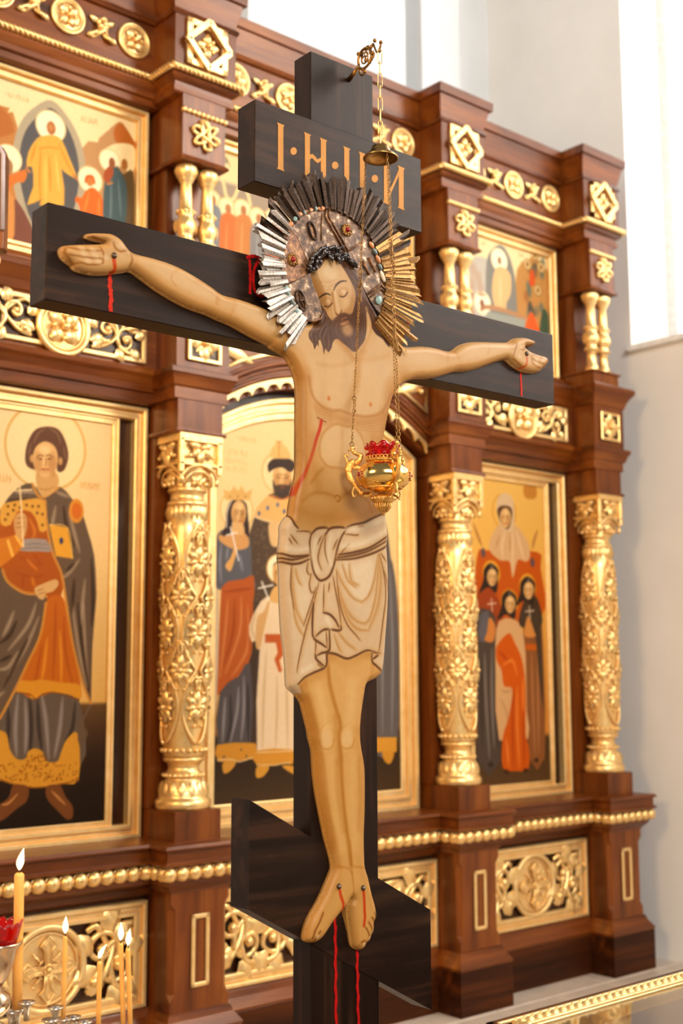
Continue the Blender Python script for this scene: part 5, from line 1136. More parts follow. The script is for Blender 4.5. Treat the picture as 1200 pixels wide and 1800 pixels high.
for f, L_, w, a in ((TO, [(235, 420), (222, 700), (232, 1000), (195, 1300)], 24, .55), (TO, [(885, 520), (850, 750), (805, 960), (775, 1150), (800, 1350)], 26, .5), (TO, [(330, 665), (480, 745), (700, 785), (835, 720)], 15, .45), (TO, [(295, 880), (300, 1100), (330, 1260)], 20, .45), (TO, [(745, 880), (745, 1080), (720, 1260)], 22, .45), (TO, [(190, 1440), (480, 1510), (760, 1450)], 36, .6), (TO, [(40, 190), (170, 320), (225, 430)], 26, .5), (TO, [(970, 410), (925, 500), (890, 600)], 26, .5), (TO, [(645, 320), (615, 500), (560, 685)], 12, .4), (HD7, [(430, 1180), (560, 1310), (655, 1410), (770, 1310)], 11, .55), (LC, [(230, 1650), (310, 1560), (460, 1500)], 15, .65), (LC, [(490, 1375), (640, 1425), (845, 1350)], 14, .65)):
    P.line(f(L_), w, SK2, w * .55, a, taper=.3)
# legs
P.fill(LG([(490, 0), (520, 250), (570, 450), (600, 560), (640, 560), (780, 560), (830, 220), (870, 0)]), (226, 172, 104), 6, .6); P.fill(LG([(280, 120), (470, 60), (520, 300), (570, 560), (480, 580), (380, 560), (320, 350)]), (222, 166, 96), 6, .5)
P.line(LG([(478, 60), (495, 230), (545, 420), (585, 560), (580, 700), (592, 850), (598, 1050), (618, 1300), (655, 1600), (680, 1800)]), 7, (178, 112, 36), 3.5, .8)
for L_ in ([(270, 150), (310, 330), (360, 520), (390, 640)], [(830, 220), (800, 420), (775, 600)], [(420, 830), (450, 1000), (480, 1300), (540, 1600)], [(760, 850), (745, 950), (760, 1200), (740, 1500)], [(870, 20), (860, 120), (840, 210)], [(300, 110), (400, 60), (470, 30), (480, 0)]): P.line(LG(L_), 6, SKO, 4, .5)
for (x, y, rx, ry) in ((465, 690, 13, 19), (642, 690, 13, 18)):
    cx, cy = LG([(x, y)])[0]; P.blob(cx, cy, rx, ry, (232, 184, 122), .9)
    P.line([(cx - rx, cy + 2), (cx - rx * .7, cy + ry * .8), (cx + 1, cy + ry), (cx + rx * .8, cy + ry * .7), (cx + rx, cy)], 2.4, (186, 120, 46), 1.4, .6); P.line([(cx - rx * .9, cy - ry * .7), (cx - rx * .2, cy - ry * 1.3), (cx + rx * .6, cy - ry * 1.6)], 2, (190, 126, 52), 1.2, .5)
for L_ in ([(500, 850), (520, 1100), (560, 1400), (600, 1650)], [(690, 850), (690, 1100), (700, 1400), (720, 1650)]): P.line(LG(L_), 13, (234, 182, 112), 8, .5)
for L_, w, a in (([(300, 330), (355, 560), (392, 800), (425, 1100), (485, 1450), (530, 1650)], 13, .5), ([(825, 260), (785, 560), (812, 900), (818, 1200), (812, 1500)], 11, .5), ([(540, 500), (560, 700), (570, 900)], 9, .45), ([(560, 900), (570, 1200), (620, 1500)], 9, .4)): P.line(LG(L_), w, SK2, w * .55, a)
for L_ in ([(390, 250), (440, 450), (460, 580)], [(690, 200), (680, 400), (660, 560)]): P.line(LG(L_), 16, (238, 190, 124), 9, .55)
# feet
for L_ in ([(630, 440), (680, 450), (700, 480)], [(710, 440), (770, 445), (785, 430)], [(690, 300), (700, 450), (712, 600)]): P.line(FT(L_), 3, (180, 114, 44), 1.6, .6)
for L_ in ([(545, 690), (525, 740), (500, 790), (490, 830)], [(530, 790), (510, 820), (505, 845)], [(775, 770), (790, 800), (798, 850)], [(790, 740), (810, 780), (815, 825)], [(808, 715), (826, 745), (832, 785)], [(825, 690), (838, 720), (846, 730)], [(752, 850), (768, 842), (782, 852)]): P.line(FT(L_), 2.8, (128, 70, 24), .9, .9)
for q_ in ((515, 820), (768, 862), (797, 830), (816, 800), (830, 770)): P.blob(*FT([q_])[0], 3.4, 4.4, (236, 190, 132), .8, 0, 2)
P.line(FT([(632, 560), (640, 600), (650, 630), (655, 660), (646, 700)]), 5.6, (206, 70, 20), .9); P.line(FT([(762, 570), (766, 620), (768, 680), (770, 710), (765, 760)]), 5.6, (206, 70, 20), .9)
# loincloth
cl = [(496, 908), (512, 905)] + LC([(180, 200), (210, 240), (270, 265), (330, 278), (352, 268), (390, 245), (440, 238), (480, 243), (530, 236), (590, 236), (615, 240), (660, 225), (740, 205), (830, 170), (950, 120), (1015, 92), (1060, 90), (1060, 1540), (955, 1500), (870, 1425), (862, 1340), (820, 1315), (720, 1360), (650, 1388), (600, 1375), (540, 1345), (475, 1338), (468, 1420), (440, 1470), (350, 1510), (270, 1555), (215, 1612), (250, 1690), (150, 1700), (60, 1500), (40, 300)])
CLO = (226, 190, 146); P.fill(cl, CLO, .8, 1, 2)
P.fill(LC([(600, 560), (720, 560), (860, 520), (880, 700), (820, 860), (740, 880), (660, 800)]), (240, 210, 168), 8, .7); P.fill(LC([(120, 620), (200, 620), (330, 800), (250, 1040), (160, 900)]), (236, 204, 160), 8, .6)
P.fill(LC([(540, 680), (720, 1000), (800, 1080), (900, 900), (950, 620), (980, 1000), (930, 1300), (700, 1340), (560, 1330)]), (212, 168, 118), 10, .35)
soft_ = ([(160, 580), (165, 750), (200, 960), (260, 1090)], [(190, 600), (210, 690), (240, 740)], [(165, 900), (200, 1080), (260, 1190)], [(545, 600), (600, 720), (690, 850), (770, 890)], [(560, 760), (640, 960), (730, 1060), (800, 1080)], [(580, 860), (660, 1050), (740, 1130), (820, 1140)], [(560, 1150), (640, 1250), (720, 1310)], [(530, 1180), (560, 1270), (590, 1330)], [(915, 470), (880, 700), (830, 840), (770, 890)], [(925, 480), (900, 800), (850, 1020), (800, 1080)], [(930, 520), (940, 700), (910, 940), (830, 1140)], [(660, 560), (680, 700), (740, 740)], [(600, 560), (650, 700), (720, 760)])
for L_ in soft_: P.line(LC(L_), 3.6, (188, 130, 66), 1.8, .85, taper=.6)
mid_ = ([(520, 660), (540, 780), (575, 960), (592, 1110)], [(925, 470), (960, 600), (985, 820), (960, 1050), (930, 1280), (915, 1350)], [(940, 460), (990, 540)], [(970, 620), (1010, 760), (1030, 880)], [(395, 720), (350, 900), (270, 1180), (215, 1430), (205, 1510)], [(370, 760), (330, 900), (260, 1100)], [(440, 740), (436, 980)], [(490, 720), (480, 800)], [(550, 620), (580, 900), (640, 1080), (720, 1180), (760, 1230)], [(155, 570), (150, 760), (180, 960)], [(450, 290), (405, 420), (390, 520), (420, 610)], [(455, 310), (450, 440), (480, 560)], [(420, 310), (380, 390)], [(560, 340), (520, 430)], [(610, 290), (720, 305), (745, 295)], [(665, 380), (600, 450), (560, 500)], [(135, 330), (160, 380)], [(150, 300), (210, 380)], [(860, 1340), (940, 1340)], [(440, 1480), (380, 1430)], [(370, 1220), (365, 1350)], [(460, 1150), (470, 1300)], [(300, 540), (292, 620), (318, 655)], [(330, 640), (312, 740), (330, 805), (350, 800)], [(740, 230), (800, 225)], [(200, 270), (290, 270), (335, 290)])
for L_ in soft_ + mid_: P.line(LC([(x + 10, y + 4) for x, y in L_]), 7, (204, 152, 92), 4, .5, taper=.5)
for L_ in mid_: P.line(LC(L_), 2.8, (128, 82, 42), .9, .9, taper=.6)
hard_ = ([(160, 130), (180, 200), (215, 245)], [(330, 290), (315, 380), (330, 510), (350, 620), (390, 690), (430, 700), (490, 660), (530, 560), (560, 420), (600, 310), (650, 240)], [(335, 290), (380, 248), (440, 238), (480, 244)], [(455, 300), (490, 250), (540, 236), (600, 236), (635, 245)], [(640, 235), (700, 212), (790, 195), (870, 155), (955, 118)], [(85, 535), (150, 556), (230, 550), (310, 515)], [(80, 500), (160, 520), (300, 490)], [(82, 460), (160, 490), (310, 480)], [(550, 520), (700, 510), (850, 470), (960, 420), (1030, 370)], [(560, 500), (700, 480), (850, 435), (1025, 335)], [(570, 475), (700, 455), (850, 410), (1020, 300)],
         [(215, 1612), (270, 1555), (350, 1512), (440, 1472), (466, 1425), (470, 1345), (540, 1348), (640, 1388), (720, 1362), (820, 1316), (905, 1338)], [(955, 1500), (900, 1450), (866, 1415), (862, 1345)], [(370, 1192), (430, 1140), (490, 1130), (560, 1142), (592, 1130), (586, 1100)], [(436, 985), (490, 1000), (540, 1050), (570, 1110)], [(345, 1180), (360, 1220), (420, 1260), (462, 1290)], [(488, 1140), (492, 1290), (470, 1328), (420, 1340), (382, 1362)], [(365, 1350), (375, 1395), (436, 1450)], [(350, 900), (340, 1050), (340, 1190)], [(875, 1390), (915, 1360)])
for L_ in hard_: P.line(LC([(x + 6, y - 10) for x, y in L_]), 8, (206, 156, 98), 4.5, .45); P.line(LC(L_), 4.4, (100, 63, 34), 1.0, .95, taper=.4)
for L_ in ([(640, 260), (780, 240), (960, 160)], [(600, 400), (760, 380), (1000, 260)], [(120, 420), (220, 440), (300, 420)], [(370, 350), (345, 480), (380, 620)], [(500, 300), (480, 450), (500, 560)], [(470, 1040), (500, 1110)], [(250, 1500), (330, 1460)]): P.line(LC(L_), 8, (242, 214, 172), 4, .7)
# neck, hair, head
P.fill(HD7([(560, 1100), (740, 900), (860, 1040), (920, 1180), (760, 1330), (660, 1420), (560, 1300)]), (214, 166, 108), 4, .7); P.line(HD7([(800, 860), (850, 1040), (760, 1280), (690, 1370)]), 6, SKO, 3, .5); P.line(HD7([(560, 1290), (640, 1400), (690, 1430)]), 5, SKO, 3, .5)
HAIR = (92, 60, 38)
hair = HD7([(60, 340), (80, 420), (120, 560), (200, 720), (250, 850), (245, 920), (180, 975), (125, 1040), (82, 1090), (85, 1165), (135, 1235), (152, 1305), (185, 1240), (205, 1268), (203, 1195), (225, 1190), (252, 1265), (268, 1368), (288, 1290), (325, 1340), (368, 1275), (380, 1215), (450, 1170), (640, 1330), (720, 1260), (775, 1180), (792, 1080), (785, 960), (770, 850), (800, 870), (845, 970), (862, 1040), (920, 1122), (1000, 1175), (1040, 1235), (1085, 1272), (1095, 1160), (1090, 1080), (1060, 1010), (990, 955), (940, 850), (880, 740), (800, 640), (760, 520), (700, 420), (660, 300), (560, 200), (450, 120), (330, 80), (200, 100), (110, 200)])
P.fill(hair, HAIR, .8, 1, 2)
for L_ in ([(480, 220), (600, 300), (690, 430), (760, 560)], [(520, 240), (620, 380), (680, 520)], [(540, 330), (620, 470), (690, 530)], [(700, 600), (780, 700), (850, 740), (900, 860)], [(760, 700), (860, 850), (980, 980), (1060, 1080)], [(840, 860), (900, 980), (1000, 1060), (1080, 1200)], [(880, 1020), (960, 1100), (1050, 1180)], [(180, 1000), (120, 1080), (120, 1160), (160, 1240)], [(230, 1020), (160, 1100), (180, 1200)], [(270, 1000), (220, 1120), (260, 1260), (270, 1340)], [(310, 1040), (260, 1160), (290, 1270)], [(330, 1120), (330, 1240), (310, 1310)], [(110, 470), (160, 600), (230, 760), (290, 880), (330, 960)], [(470, 190), (560, 220), (640, 300)]): P.line(HD7(L_), 1.6, (156, 120, 90), .7, .7, taper=.6)
for L_ in ([(560, 300), (640, 440), (720, 540)], [(730, 700), (820, 800), (900, 940)], [(900, 1080), (1000, 1140)], [(200, 1060), (150, 1130), (150, 1210)], [(300, 1000), (240, 1140), (270, 1280)], [(350, 1050), (350, 1200)]): P.line(HD7(L_), 2, (52, 36, 28), .8, .7, taper=.6)
FACE = HD7([(88, 372), (150, 325), (200, 290), (230, 230), (300, 185), (380, 220), (430, 250), (480, 320), (540, 420), (590, 520), (622, 620), (620, 760), (600, 880), (560, 1000), (480, 1060), (400, 1010), (370, 950), (320, 890), (265, 790), (205, 660), (145, 530), (102, 430)])
P.fill(FACE, (218, 172, 118), 1.0, 1, 3)
P.fill(HD7([(90, 400), (200, 640), (320, 880), (380, 940), (330, 760), (240, 600), (180, 460)]), (190, 130, 72), 3, .6); P.fill(HD7([(590, 520), (622, 640), (600, 870), (500, 860), (560, 720)]), (196, 136, 80), 4, .6)
P.blob(*HD7([(310, 370)])[0], 17, 13, (236, 198, 148), .8); P.blob(*HD7([(520, 730)])[0], 9, 9, (230, 186, 134), .7); P.blob(*HD7([(330, 860)])[0], 5, 6, (224, 176, 120), .5)
for L_ in ([(180, 470), (300, 480), (400, 440)], [(220, 530), (300, 540), (380, 500)], [(260, 580), (320, 570)]): P.line(HD7(L_), 1.2, (188, 134, 84), .8, .6)
P.fill(HD7([(222, 700), (280, 665), (335, 690), (345, 740), (310, 775), (270, 760)]), (198, 144, 92), 1.5, .8); P.fill(HD7([(390, 590), (470, 540), (540, 570), (530, 640), (470, 665), (420, 650)]), (200, 146, 94), 2, .7)
P.blob(*HD7([(300, 715)])[0], 4.5, 4, (234, 192, 140), .8); P.blob(*HD7([(480, 605)])[0], 6, 4.5, (234, 192, 140), .8)
P.line(HD7([(212, 668), (235, 638), (270, 622), (318, 640)]), 3.2, (78, 52, 38), .8, .95, taper=.5); P.line(HD7([(356, 580), (375, 535), (410, 495), (455, 470), (515, 468)]), 3.4, (78, 52, 38), .8, .95, taper=.5)
P.line(HD7([(272, 768), (300, 782), (330, 765), (348, 735)]), 2.2, (86, 54, 36), .7, .95); P.line(HD7([(432, 652), (468, 664), (500, 648), (524, 606)]), 2.4, (86, 54, 36), .7, .95)
P.line(HD7([(345, 600), (352, 680), (375, 770), (400, 850), (425, 880)]), 3, (176, 118, 66), 1.2, .8); P.line(HD7([(372, 610), (400, 720), (430, 820)]), 5, (238, 200, 150), 2, .8); P.line(HD7([(408, 862), (440, 882), (468, 850), (470, 822)]), 2.4, (128, 78, 46), .9, .9); P.line(HD7([(330, 620), (345, 660)]), 3, (170, 112, 64), 1.4, .6)
beard = HD7([(400, 915), (440, 880), (500, 850), (560, 868), (610, 850), (630, 740), (660, 620), (720, 700), (765, 830), (785, 960), (792, 1080), (772, 1180), (720, 1262), (640, 1330), (560, 1265), (480, 1205), (410, 1130), (365, 1040), (362, 960)])
P.fill(beard, (96, 62, 40), 2.2, .95, 3)
P.blob(*HD7([(560, 1060)])[0], 12, 11, (196, 146, 98), .85); P.blob(*HD7([(530, 1000)])[0], 7, 4, (206, 156, 110), .7)
P.line(HD7([(470, 950), (510, 932), (575, 925)]), 2.4, (84, 50, 38), .8, .95); P.line(HD7([(478, 992), (520, 972), (565, 962)]), 4, (186, 124, 84), 1.2, .85); P.line(HD7([(480, 940), (510, 918), (540, 915)]), 3, (170, 112, 78), 1, .7); P.line(HD7([(480, 1015), (520, 1012), (560, 990)]), 2.4, (112, 76, 54), 1, .7)
for L_ in ([(420, 960), (400, 1050), (450, 1150)], [(640, 760), (660, 950), (640, 1150)], [(690, 700), (730, 900), (730, 1120)], [(580, 1150), (620, 1260)], [(500, 1130), (560, 1220)], [(740, 850), (760, 1050)]): P.line(HD7(L_), 1.6, (66, 46, 36), .8, .6); P.line(HD7([(a + 12, b + 4) for a, b in L_]), 1.2, (146, 110, 82), .7, .5)
P.line(HD7([(765, 800), (800, 900), (830, 1010), (800, 1150)]), 5, (226, 182, 128), 2, .6)
# mesh: front, rim, back
n0 = len(VV); bidx = np.nonzero(isb)[0]
V3 = [(a - S0, -h, b) for (a, b), h in zip(VV.tolist(), Hh.tolist())]
ring_ = [None] * nb_
for vi, ids in enumerate(res_[3]):
    for o_ in ids:
        if o_ < nb_: ring_[o_] = vi
ring_ = [r_ for r_ in ring_ if r_ is not None]
back = [(VV[i][0] - S0, -.0004 - .0016, VV[i][1]) for i in ring_]; m_ = len(ring_)
faces = [f for f in TRI]
a0_, b0_, c0_ = (VV[list(TRI[0])]); 
if (b0_[0] - a0_[0]) * (c0_[1] - a0_[1]) - (b0_[1] - a0_[1]) * (c0_[0] - a0_[0]) < 0: faces = [tuple(reversed(f)) for f in faces]
faces += [(ring_[i], n0 + i, n0 + (i + 1) % m_, ring_[(i + 1) % m_]) for i in range(m_)] + [tuple(n0 + i for i in range(m_))]
me = bpy.data.meshes.new('painted_figure'); me.from_pydata(V3 + back, [], faces)
me.polygons.foreach_set('use_smooth', [True] * (len(faces) - 1) + [False]); me.materials.append(M['body_paint'])
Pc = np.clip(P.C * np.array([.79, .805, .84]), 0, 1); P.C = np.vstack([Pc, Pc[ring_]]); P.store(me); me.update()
fig = link(bpy.data.objects.new('crucified_figure', None), None, cpt(S0, 0, 0), RC)
tag(fig, 'painted wooden cut-out of a crucified man in a white loincloth, head bowed', 'figure')
link(bpy.data.objects.new('painted_body', me), fig)
nl = MB().lathe([(0, 0), (.0062, 0), (.0064, .003), (.004, .006), (0, .007)], seg=12, axis='y'); M['nail'] = metal('iron_nail', (64, 52, 44), (104, 90, 78), .5)
nail_me = nl.mesh('nail', M['nail'])
for p_ in (HL([(745, 448)])[0], HR([(592, 572)])[0], FT([(628, 547)])[0], FT([(759, 555)])[0]):
    x, z = CL([p_], FD)[0]; inst('nail', nail_me, fig, (x, -.0255, z))

# ------------------------------------------------------------------ metal halo
HS, HZ, HDp = 1.851, 2.505, .029
halo = empty('metal_halo', cpt(HS, HDp, HZ), RC)
tag(halo, 'old metal halo with sharp rays, inset stones and red gems behind the head', 'halo')
def HLp(pts, d=HDp + .004):
    pl = Flat(uC, nC, DC + d); return [(a - HS, b - HZ) for a, b in (pl.pt(x, y) for x, y in pts)]
def patina(name, cs, rough, scale=38, met=.85):
    m, nt, bs = nodes_of(name); f = tex(nt, scale, (1, 1, 1), 8, .72)
    nt.links.new(ramp(nt, f, cs), bs.inputs['Base Color']); bs.inputs['Metallic'].default_value = met; bs.inputs['Roughness'].default_value = rough
    bump(nt, bs, f, .5, .002); return m
M['patina'] = patina('tarnished_silver', [(.38, (42, 26, 16)), (.5, (98, 68, 44)), (.57, (130, 98, 68)), (.66, (222, 198, 168))], .5, 60, .35)
M['bronze'] = patina('brown_bronze', [(.36, (58, 32, 16)), (.5, (112, 70, 38)), (.66, (168, 120, 74))], .42, 90, .4)
M['dark_bronze'] = patina('dark_bronze', [(.34, (34, 24, 18)), (.5, (62, 44, 32)), (.66, (104, 78, 56))], .36, 60)
M['ray_silver'] = patina('worn_silver', [(.36, (84, 70, 58)), (.5, (166, 152, 138)), (.62, (226, 218, 206))], .3, 80)  # ray metals: worn patina, with reflections of the surroundings put into the colour
M['ray_dark'] = patina('blackened_bronze', [(.34, (22, 15, 11)), (.5, (52, 37, 27)), (.66, (112, 84, 60))], .34, 50)
M['ray_gilt'] = patina('worn_gilt_bronze', [(.3, (74, 48, 22)), (.5, (140, 98, 48)), (.68, (202, 154, 86))], .34, 50)  # gold reflection coloured in; the gem settings share it
in_px = [(669, 552), (661, 544), (648, 524), (638, 504), (629, 486), (621, 468), (609, 453), (596, 444), (575, 442), (560, 448), (550, 460), (546, 472), (546, 486), (552, 506), (560, 524), (566, 545), (566, 556), (561, 563.5), (527.6, 564.7)]
inner = HLp(in_px); a1 = math.atan2(inner[-1][1], inner[-1][0]) % (2 * pi); a2 = math.atan2(inner[0][1], inner[0][0])
PR = .167
arc_ = [(PR * cos(a1 + (a2 - a1) * k / 60), PR * sin(a1 + (a2 - a1) * k / 60)) for k in range(1, 60)]
shape([inner + arc_], 0, .004).build('plate', M['patina'], halo)
rim = MB(); rim.tube([(x * 1.0, -.004, z) for x, z in arc_], .0035, 6); rim.build('rim', M['dark_bronze'], halo)
T5h = lambda pts: HLp(T5(pts))
shape([T5h([(272, 442), (330, 492), (372, 590), (408, 690), (400, 735), (330, 770), (262, 800), (236, 740), (222, 660), (224, 580), (242, 500)])], -.004, .003).build('bronze_sheet', M['bronze'], halo)
for L_, r_ in (([(272, 442), (330, 492), (410, 692)], .0028), ([(408, 722), (330, 768), (258, 802)], .0024), ([(518, 306), (516, 372), (560, 450), (640, 592)], .0034), ([(540, 306), (536, 366), (580, 444), (656, 584)], .0034), ([(656, 592), (720, 548), (756, 530)], .0026), ([(752, 650), (792, 742)], .004), ([(790, 628), (832, 722)], .004), ([(786, 862), (866, 800), (905, 840)], .0034), ([(800, 880), (868, 826), (900, 860)], .0028), ([(360, 1030), (440, 1036), (484, 1020), (496, 985)], .0022), ([(492, 350), (488, 520)], .0014)):
    MB().tube([(x, -.005, z) for x, z in T5h(L_)], r_, 6).build('raised_rib', M['bronze'], halo)
def oval(px, rx, rz, rot, name, bars=0):
    (x, z), = T5h([px]); mb = MB(); a = radians(rot)
    P_ = [(x + rx * cos(t) * cos(a) - rz * sin(t) * sin(a), -.006, z + rx * cos(t) * sin(a) + rz * sin(t) * cos(a)) for t in [2 * pi * k / 22 for k in range(22)]]
    mb.tube(P_, .0034, 6, True, nrm=(0, 1, 0))
    for b in range(bars):
        o = (b - (bars - 1) / 2) * rx * .7; mb.tube([(x + o * cos(a) - q * rz * sin(a), -.006, z + o * sin(a) + q * rz * cos(a)) for q in (-.7, .7)], .0024, 5)
    if bars: mb.tube([(x - rx * .7 * cos(a), -.007, z - rx * .7 * sin(a)), (x + rx * .7 * cos(a), -.007, z + rx * .7 * sin(a))], .0024, 5)
    mb.build(name, M['dark_bronze'], halo); shape([[(p[0], p[2]) for p in P_]], -.0035, .0015).build('oval_ground', M['bronze'], halo)
oval((430, 460), .009, .021, 22, 'oval_boss'); oval((355, 905), .0125, .024, 22, 'oval_boss', 3)
M['gem_red'] = plain('red_gem', (150, 14, 24), .08, Transmission_Weight=.3, var=.1)
for c_ in ((300, 645), (648, 455)):
    (x, z), = T5h([c_]); mb = MB()
    for k in range(9):
        a = 2 * pi * k / 9; mb.ball((x + .0125 * cos(a), -.008, z + .0125 * sin(a)), .0034, 6, 4)
        mb.tube([(x, -.006, z), (x + .0175 * cos(a + .3), -.008, z + .0175 * sin(a + .3))], [.003, .0012], 5)
    mb.torus((x, -.008, z), .008, .0022, 14, 5); s_ = mb.build('gem_setting', M['ray_gilt'], halo)
    MB().ball((x, -.0105, z), .0066, 9, 6).build('gem', M['gem_red'], halo)
STONES = {'orange': plain('amber_stone', (188, 118, 66), .25, var=.2), 'blue': plain('turquoise_stone', (122, 146, 138), .3, var=.15), 'pale': plain('pale_stone', (214, 190, 160), .3, var=.1), 'dark': plain('grey_green_stone', (82, 88, 80), .3, var=.15)}
def stone(p, q, w, kind):
    (x0, z0), (x1, z1) = T5h([p, q]); L = math.hypot(x1 - x0, z1 - z0); a = math.atan2(z1 - z0, x1 - x0)
    o = MB().ball((0, 0, 0), 1, 9, 6).build('stone', STONES[kind], halo, ((x0 + x1) / 2, -.0065, (z0 + z1) / 2)); o.scale = (L * .56, .004, w); o.rotation_euler = (0, -a, 0)
for p, q, k_ in (((278, 432), (304, 398), 'orange'), ((306, 396), (328, 374), 'blue'), ((326, 366), (366, 344), 'orange'), ((366, 348), (384, 336), 'blue'), ((384, 336), (432, 322), 'orange'), ((432, 324), (460, 314), 'blue'), ((462, 318), (508, 314), 'orange'), ((792, 530), (820, 568), 'orange'), ((814, 572), (842, 614), 'dark'), ((836, 614), (862, 666), 'orange'), ((850, 668), (872, 712), 'dark'), ((864, 714), (890, 786), 'pale'), ((258, 810), (276, 868), 'blue'), ((280, 880), (312, 938), 'dark'), ((312, 944), (350, 1004), 'blue')):
    stone(p, q, .0062, k_)
stone((838, 882), (868, 920), .013, 'blue')
rays = []
def ray_mesh(w0, w1, cut, name, mat):
    vs = [(0, 0, -w0), (0, -.004, 0), (0, 0, w0), (1, 0, -w1), (1 - cut * .5, -.0035, 0), (1 - cut, 0, w1), (0, .002, 0), (1 - cut, .002, 0)]
    mb = MB(); mb.add(vs, [(0, 3, 4, 1), (1, 4, 5, 2), (0, 6, 7, 3), (6, 2, 5, 7), (3, 7, 5, 4), (0, 1, 2, 6)]); return mb.mesh(name, mat)
RM = {m: [ray_mesh(.0042 + .0008 * k, .0062 + .0012 * k, c, 'ray', M[m]) for k, c in ((0, .16), (1, -.14), (2, .1))] for m in ('ray_silver', 'ray_dark', 'ray_gilt')}
rn = random.Random(11); NR = 118
for i in range(NR):
    a = radians(-36 + 272 * i / (NR - 1)) + rn.uniform(-.006, .006); deg = math.degrees(a)
    ro = .247 + .03 * max(0, cos(a + .1)) - .014 * max(0, -cos(a)) + rn.uniform(-.02, .014)
    kind = 'ray_silver' if deg > 158 + rn.uniform(-10, 10) else ('ray_gilt' if deg < 30 + rn.uniform(-10, 10) else 'ray_dark')  # colour chosen by side to imitate pale, dark and gold reflections
    inst('ray', rn.choice(RM[kind]), halo, (.158 * cos(a), -.002 - .003 * (i % 3), .158 * sin(a)), (rn.uniform(-.6, .6), -a, 0), (ro - .158, 1, 1.1))

# crown of thorns
th = empty('crown_of_thorns', cpt(HS, .036, 2.55), RC); tag(th, 'dark twisted crown of thorns on the bowed head', 'crown')
M['thorn'] = plain('black_brown_lacquer', (38, 26, 22), .22, Coat_Weight=.5)
def TH(pts, d=.036):
    pl = Flat(uC, nC, DC + d); return [(a - HS, b - 2.55) for a, b in (pl.pt(x, y) for x, y in pts)]
c1_ = TH(smooth_path(HD7([(70, 330), (85, 240), (125, 150), (210, 80), (320, 45), (420, 70), (490, 130), (570, 170), (660, 290)]), 8))
c2_ = TH(smooth_path(HD7([(110, 340), (150, 250), (190, 170), (270, 120), (370, 140), (440, 160), (520, 170), (600, 220), (650, 270)]), 8))
for n_, (cc_, ph) in enumerate(((c1_, 0), (c1_, 2.1), (c2_, 1.0), (c2_, 3.4))):
    mb = MB(); mb.tube([(x + .003 * cos(k * .5 + ph), -.006 - .004 * sin(k * .5 + ph), z + .003 * sin(k * .5 + ph)) for k, (x, z) in enumerate(cc_)], .0042, 7)
    mb.build('twig', M['thorn'], th)
for (p, q) in (((190, 200), (205, 270)), ((250, 140), (235, 60)), ((330, 150), (345, 240)), ((400, 140), (400, 110)), ((410, 150), (430, 260)), ((300, 130), (320, 220)), ((140, 270), (150, 345)), ((480, 190), (440, 220)), ((560, 200), (600, 270)), ((100, 220), (60, 260)), ((450, 60), (490, 30)), ((380, 150), (405, 125)), ((270, 60), (250, 100))):
    (x0, z0), (x1, z1) = TH(HD7([p, q])); MB().tube([(x0, -.008, z0), ((x0 + x1) / 2, -.013, (z0 + z1) / 2), (x1, -.012, z1)], [.0056, .0042, .0008], 6).build('thorn', M['thorn'], th)

# ------------------------------------------------------------------ hanging lamp
LZ = 2.005; KP = .001345
def lz(y): return LZ - (y - 840) * KP
lp = cpt(LS, HD, 0); LB = lz(907)
lamp = empty('hanging_oil_lamp', (lp.x, lp.y, LB)); tag(lamp, 'gilt hanging oil lamp with red glass and swan arms before the chest', 'lamp')
def Z_(y): return lz(y) - LB
body = MB(); body.lathe([(r, Z_(y)) for r, y in ((0, 866), (.022, 866), (.03, 862), (.046, 858), (.058, 851), (.0635, 842), (.064, 836), (.06, 827), (.051, 819), (.041, 815), (.037, 811), (.0375, 806), (.033, 806), (.033, 812), (0, 815))], seg=40)
body.build('bowl', M['lamp_gold'], lamp)
g = MB()
for k in range(26):
    a = 2 * pi * k / 26; g.torus((.0375 * cos(a), .0375 * sin(a), Z_(806)), .0042, .0012, 10, 4)
g.torus((0, 0, Z_(811)), .0385, .0016, 30, 5, 'z'); g.build('gallery', M['lamp_filigree'], lamp); MB().torus((0, 0, Z_(859)), .044, .0018, 30, 5, 'z').build('lower_band', M['lamp_filigree'], lamp)
f_ = MB(); f_.lathe([(r, Z_(y)) for r, y in ((0, 868), (.012, 868), (.014, 870), (.022, 871), (.027, 876), (.027, 880), (.02, 885), (.016, 886), (.017, 890), (.012, 897), (.005, 902), (.003, 905), (0, 907))], seg=26)
for k in range(18):
    a = 2 * pi * k / 18; f_.ball((.027 * cos(a), .027 * sin(a), Z_(877)), .004, 6, 4); f_.tube([(.019 * cos(a), .019 * sin(a), Z_(885)), (.018 * cos(a), .018 * sin(a), Z_(891)), (.008 * cos(a), .008 * sin(a), Z_(900))], .0017, 5)
f_.build('finial', M['lamp_filigree'], lamp)
mr, ntr, bsr = nodes_of('red_glass'); ntr.links.new(ramp(ntr, tex(ntr, 40), [(.3, (196, 10, 10)), (.7, (226, 24, 16))]), bsr.inputs['Base Color']); bsr.inputs['Roughness'].default_value = .04; bsr.inputs['Transmission Weight'].default_value = .75; bsr.inputs['IOR'].default_value = 1.45; M['red_glass'] = mr
def scallop_cup(n, r0, r1, z0, z1, lobes, th_=.003):
    mb = MB(); R = []
    for (t, off) in [(k / 6, 0) for k in range(7)] + [(k / 6, th_) for k in range(6, -1, -1)]:
        ring = []
        for k in range(n):
            a = 2 * pi * k / n; w = abs(cos(a * lobes / 2)); r = (r0 + (r1 - r0) * t - off) * (1 + .03 * cos(a * lobes) * t)
            ring.append((r * cos(a), r * sin(a), z0 + (z1 - z0) * t * (.78 + .22 * w)))
        R.append(ring)
    mb.rings(R, True, True, True, True); return mb
cup = scallop_cup(72, .03, .0385, Z_(812), Z_(778), 8)
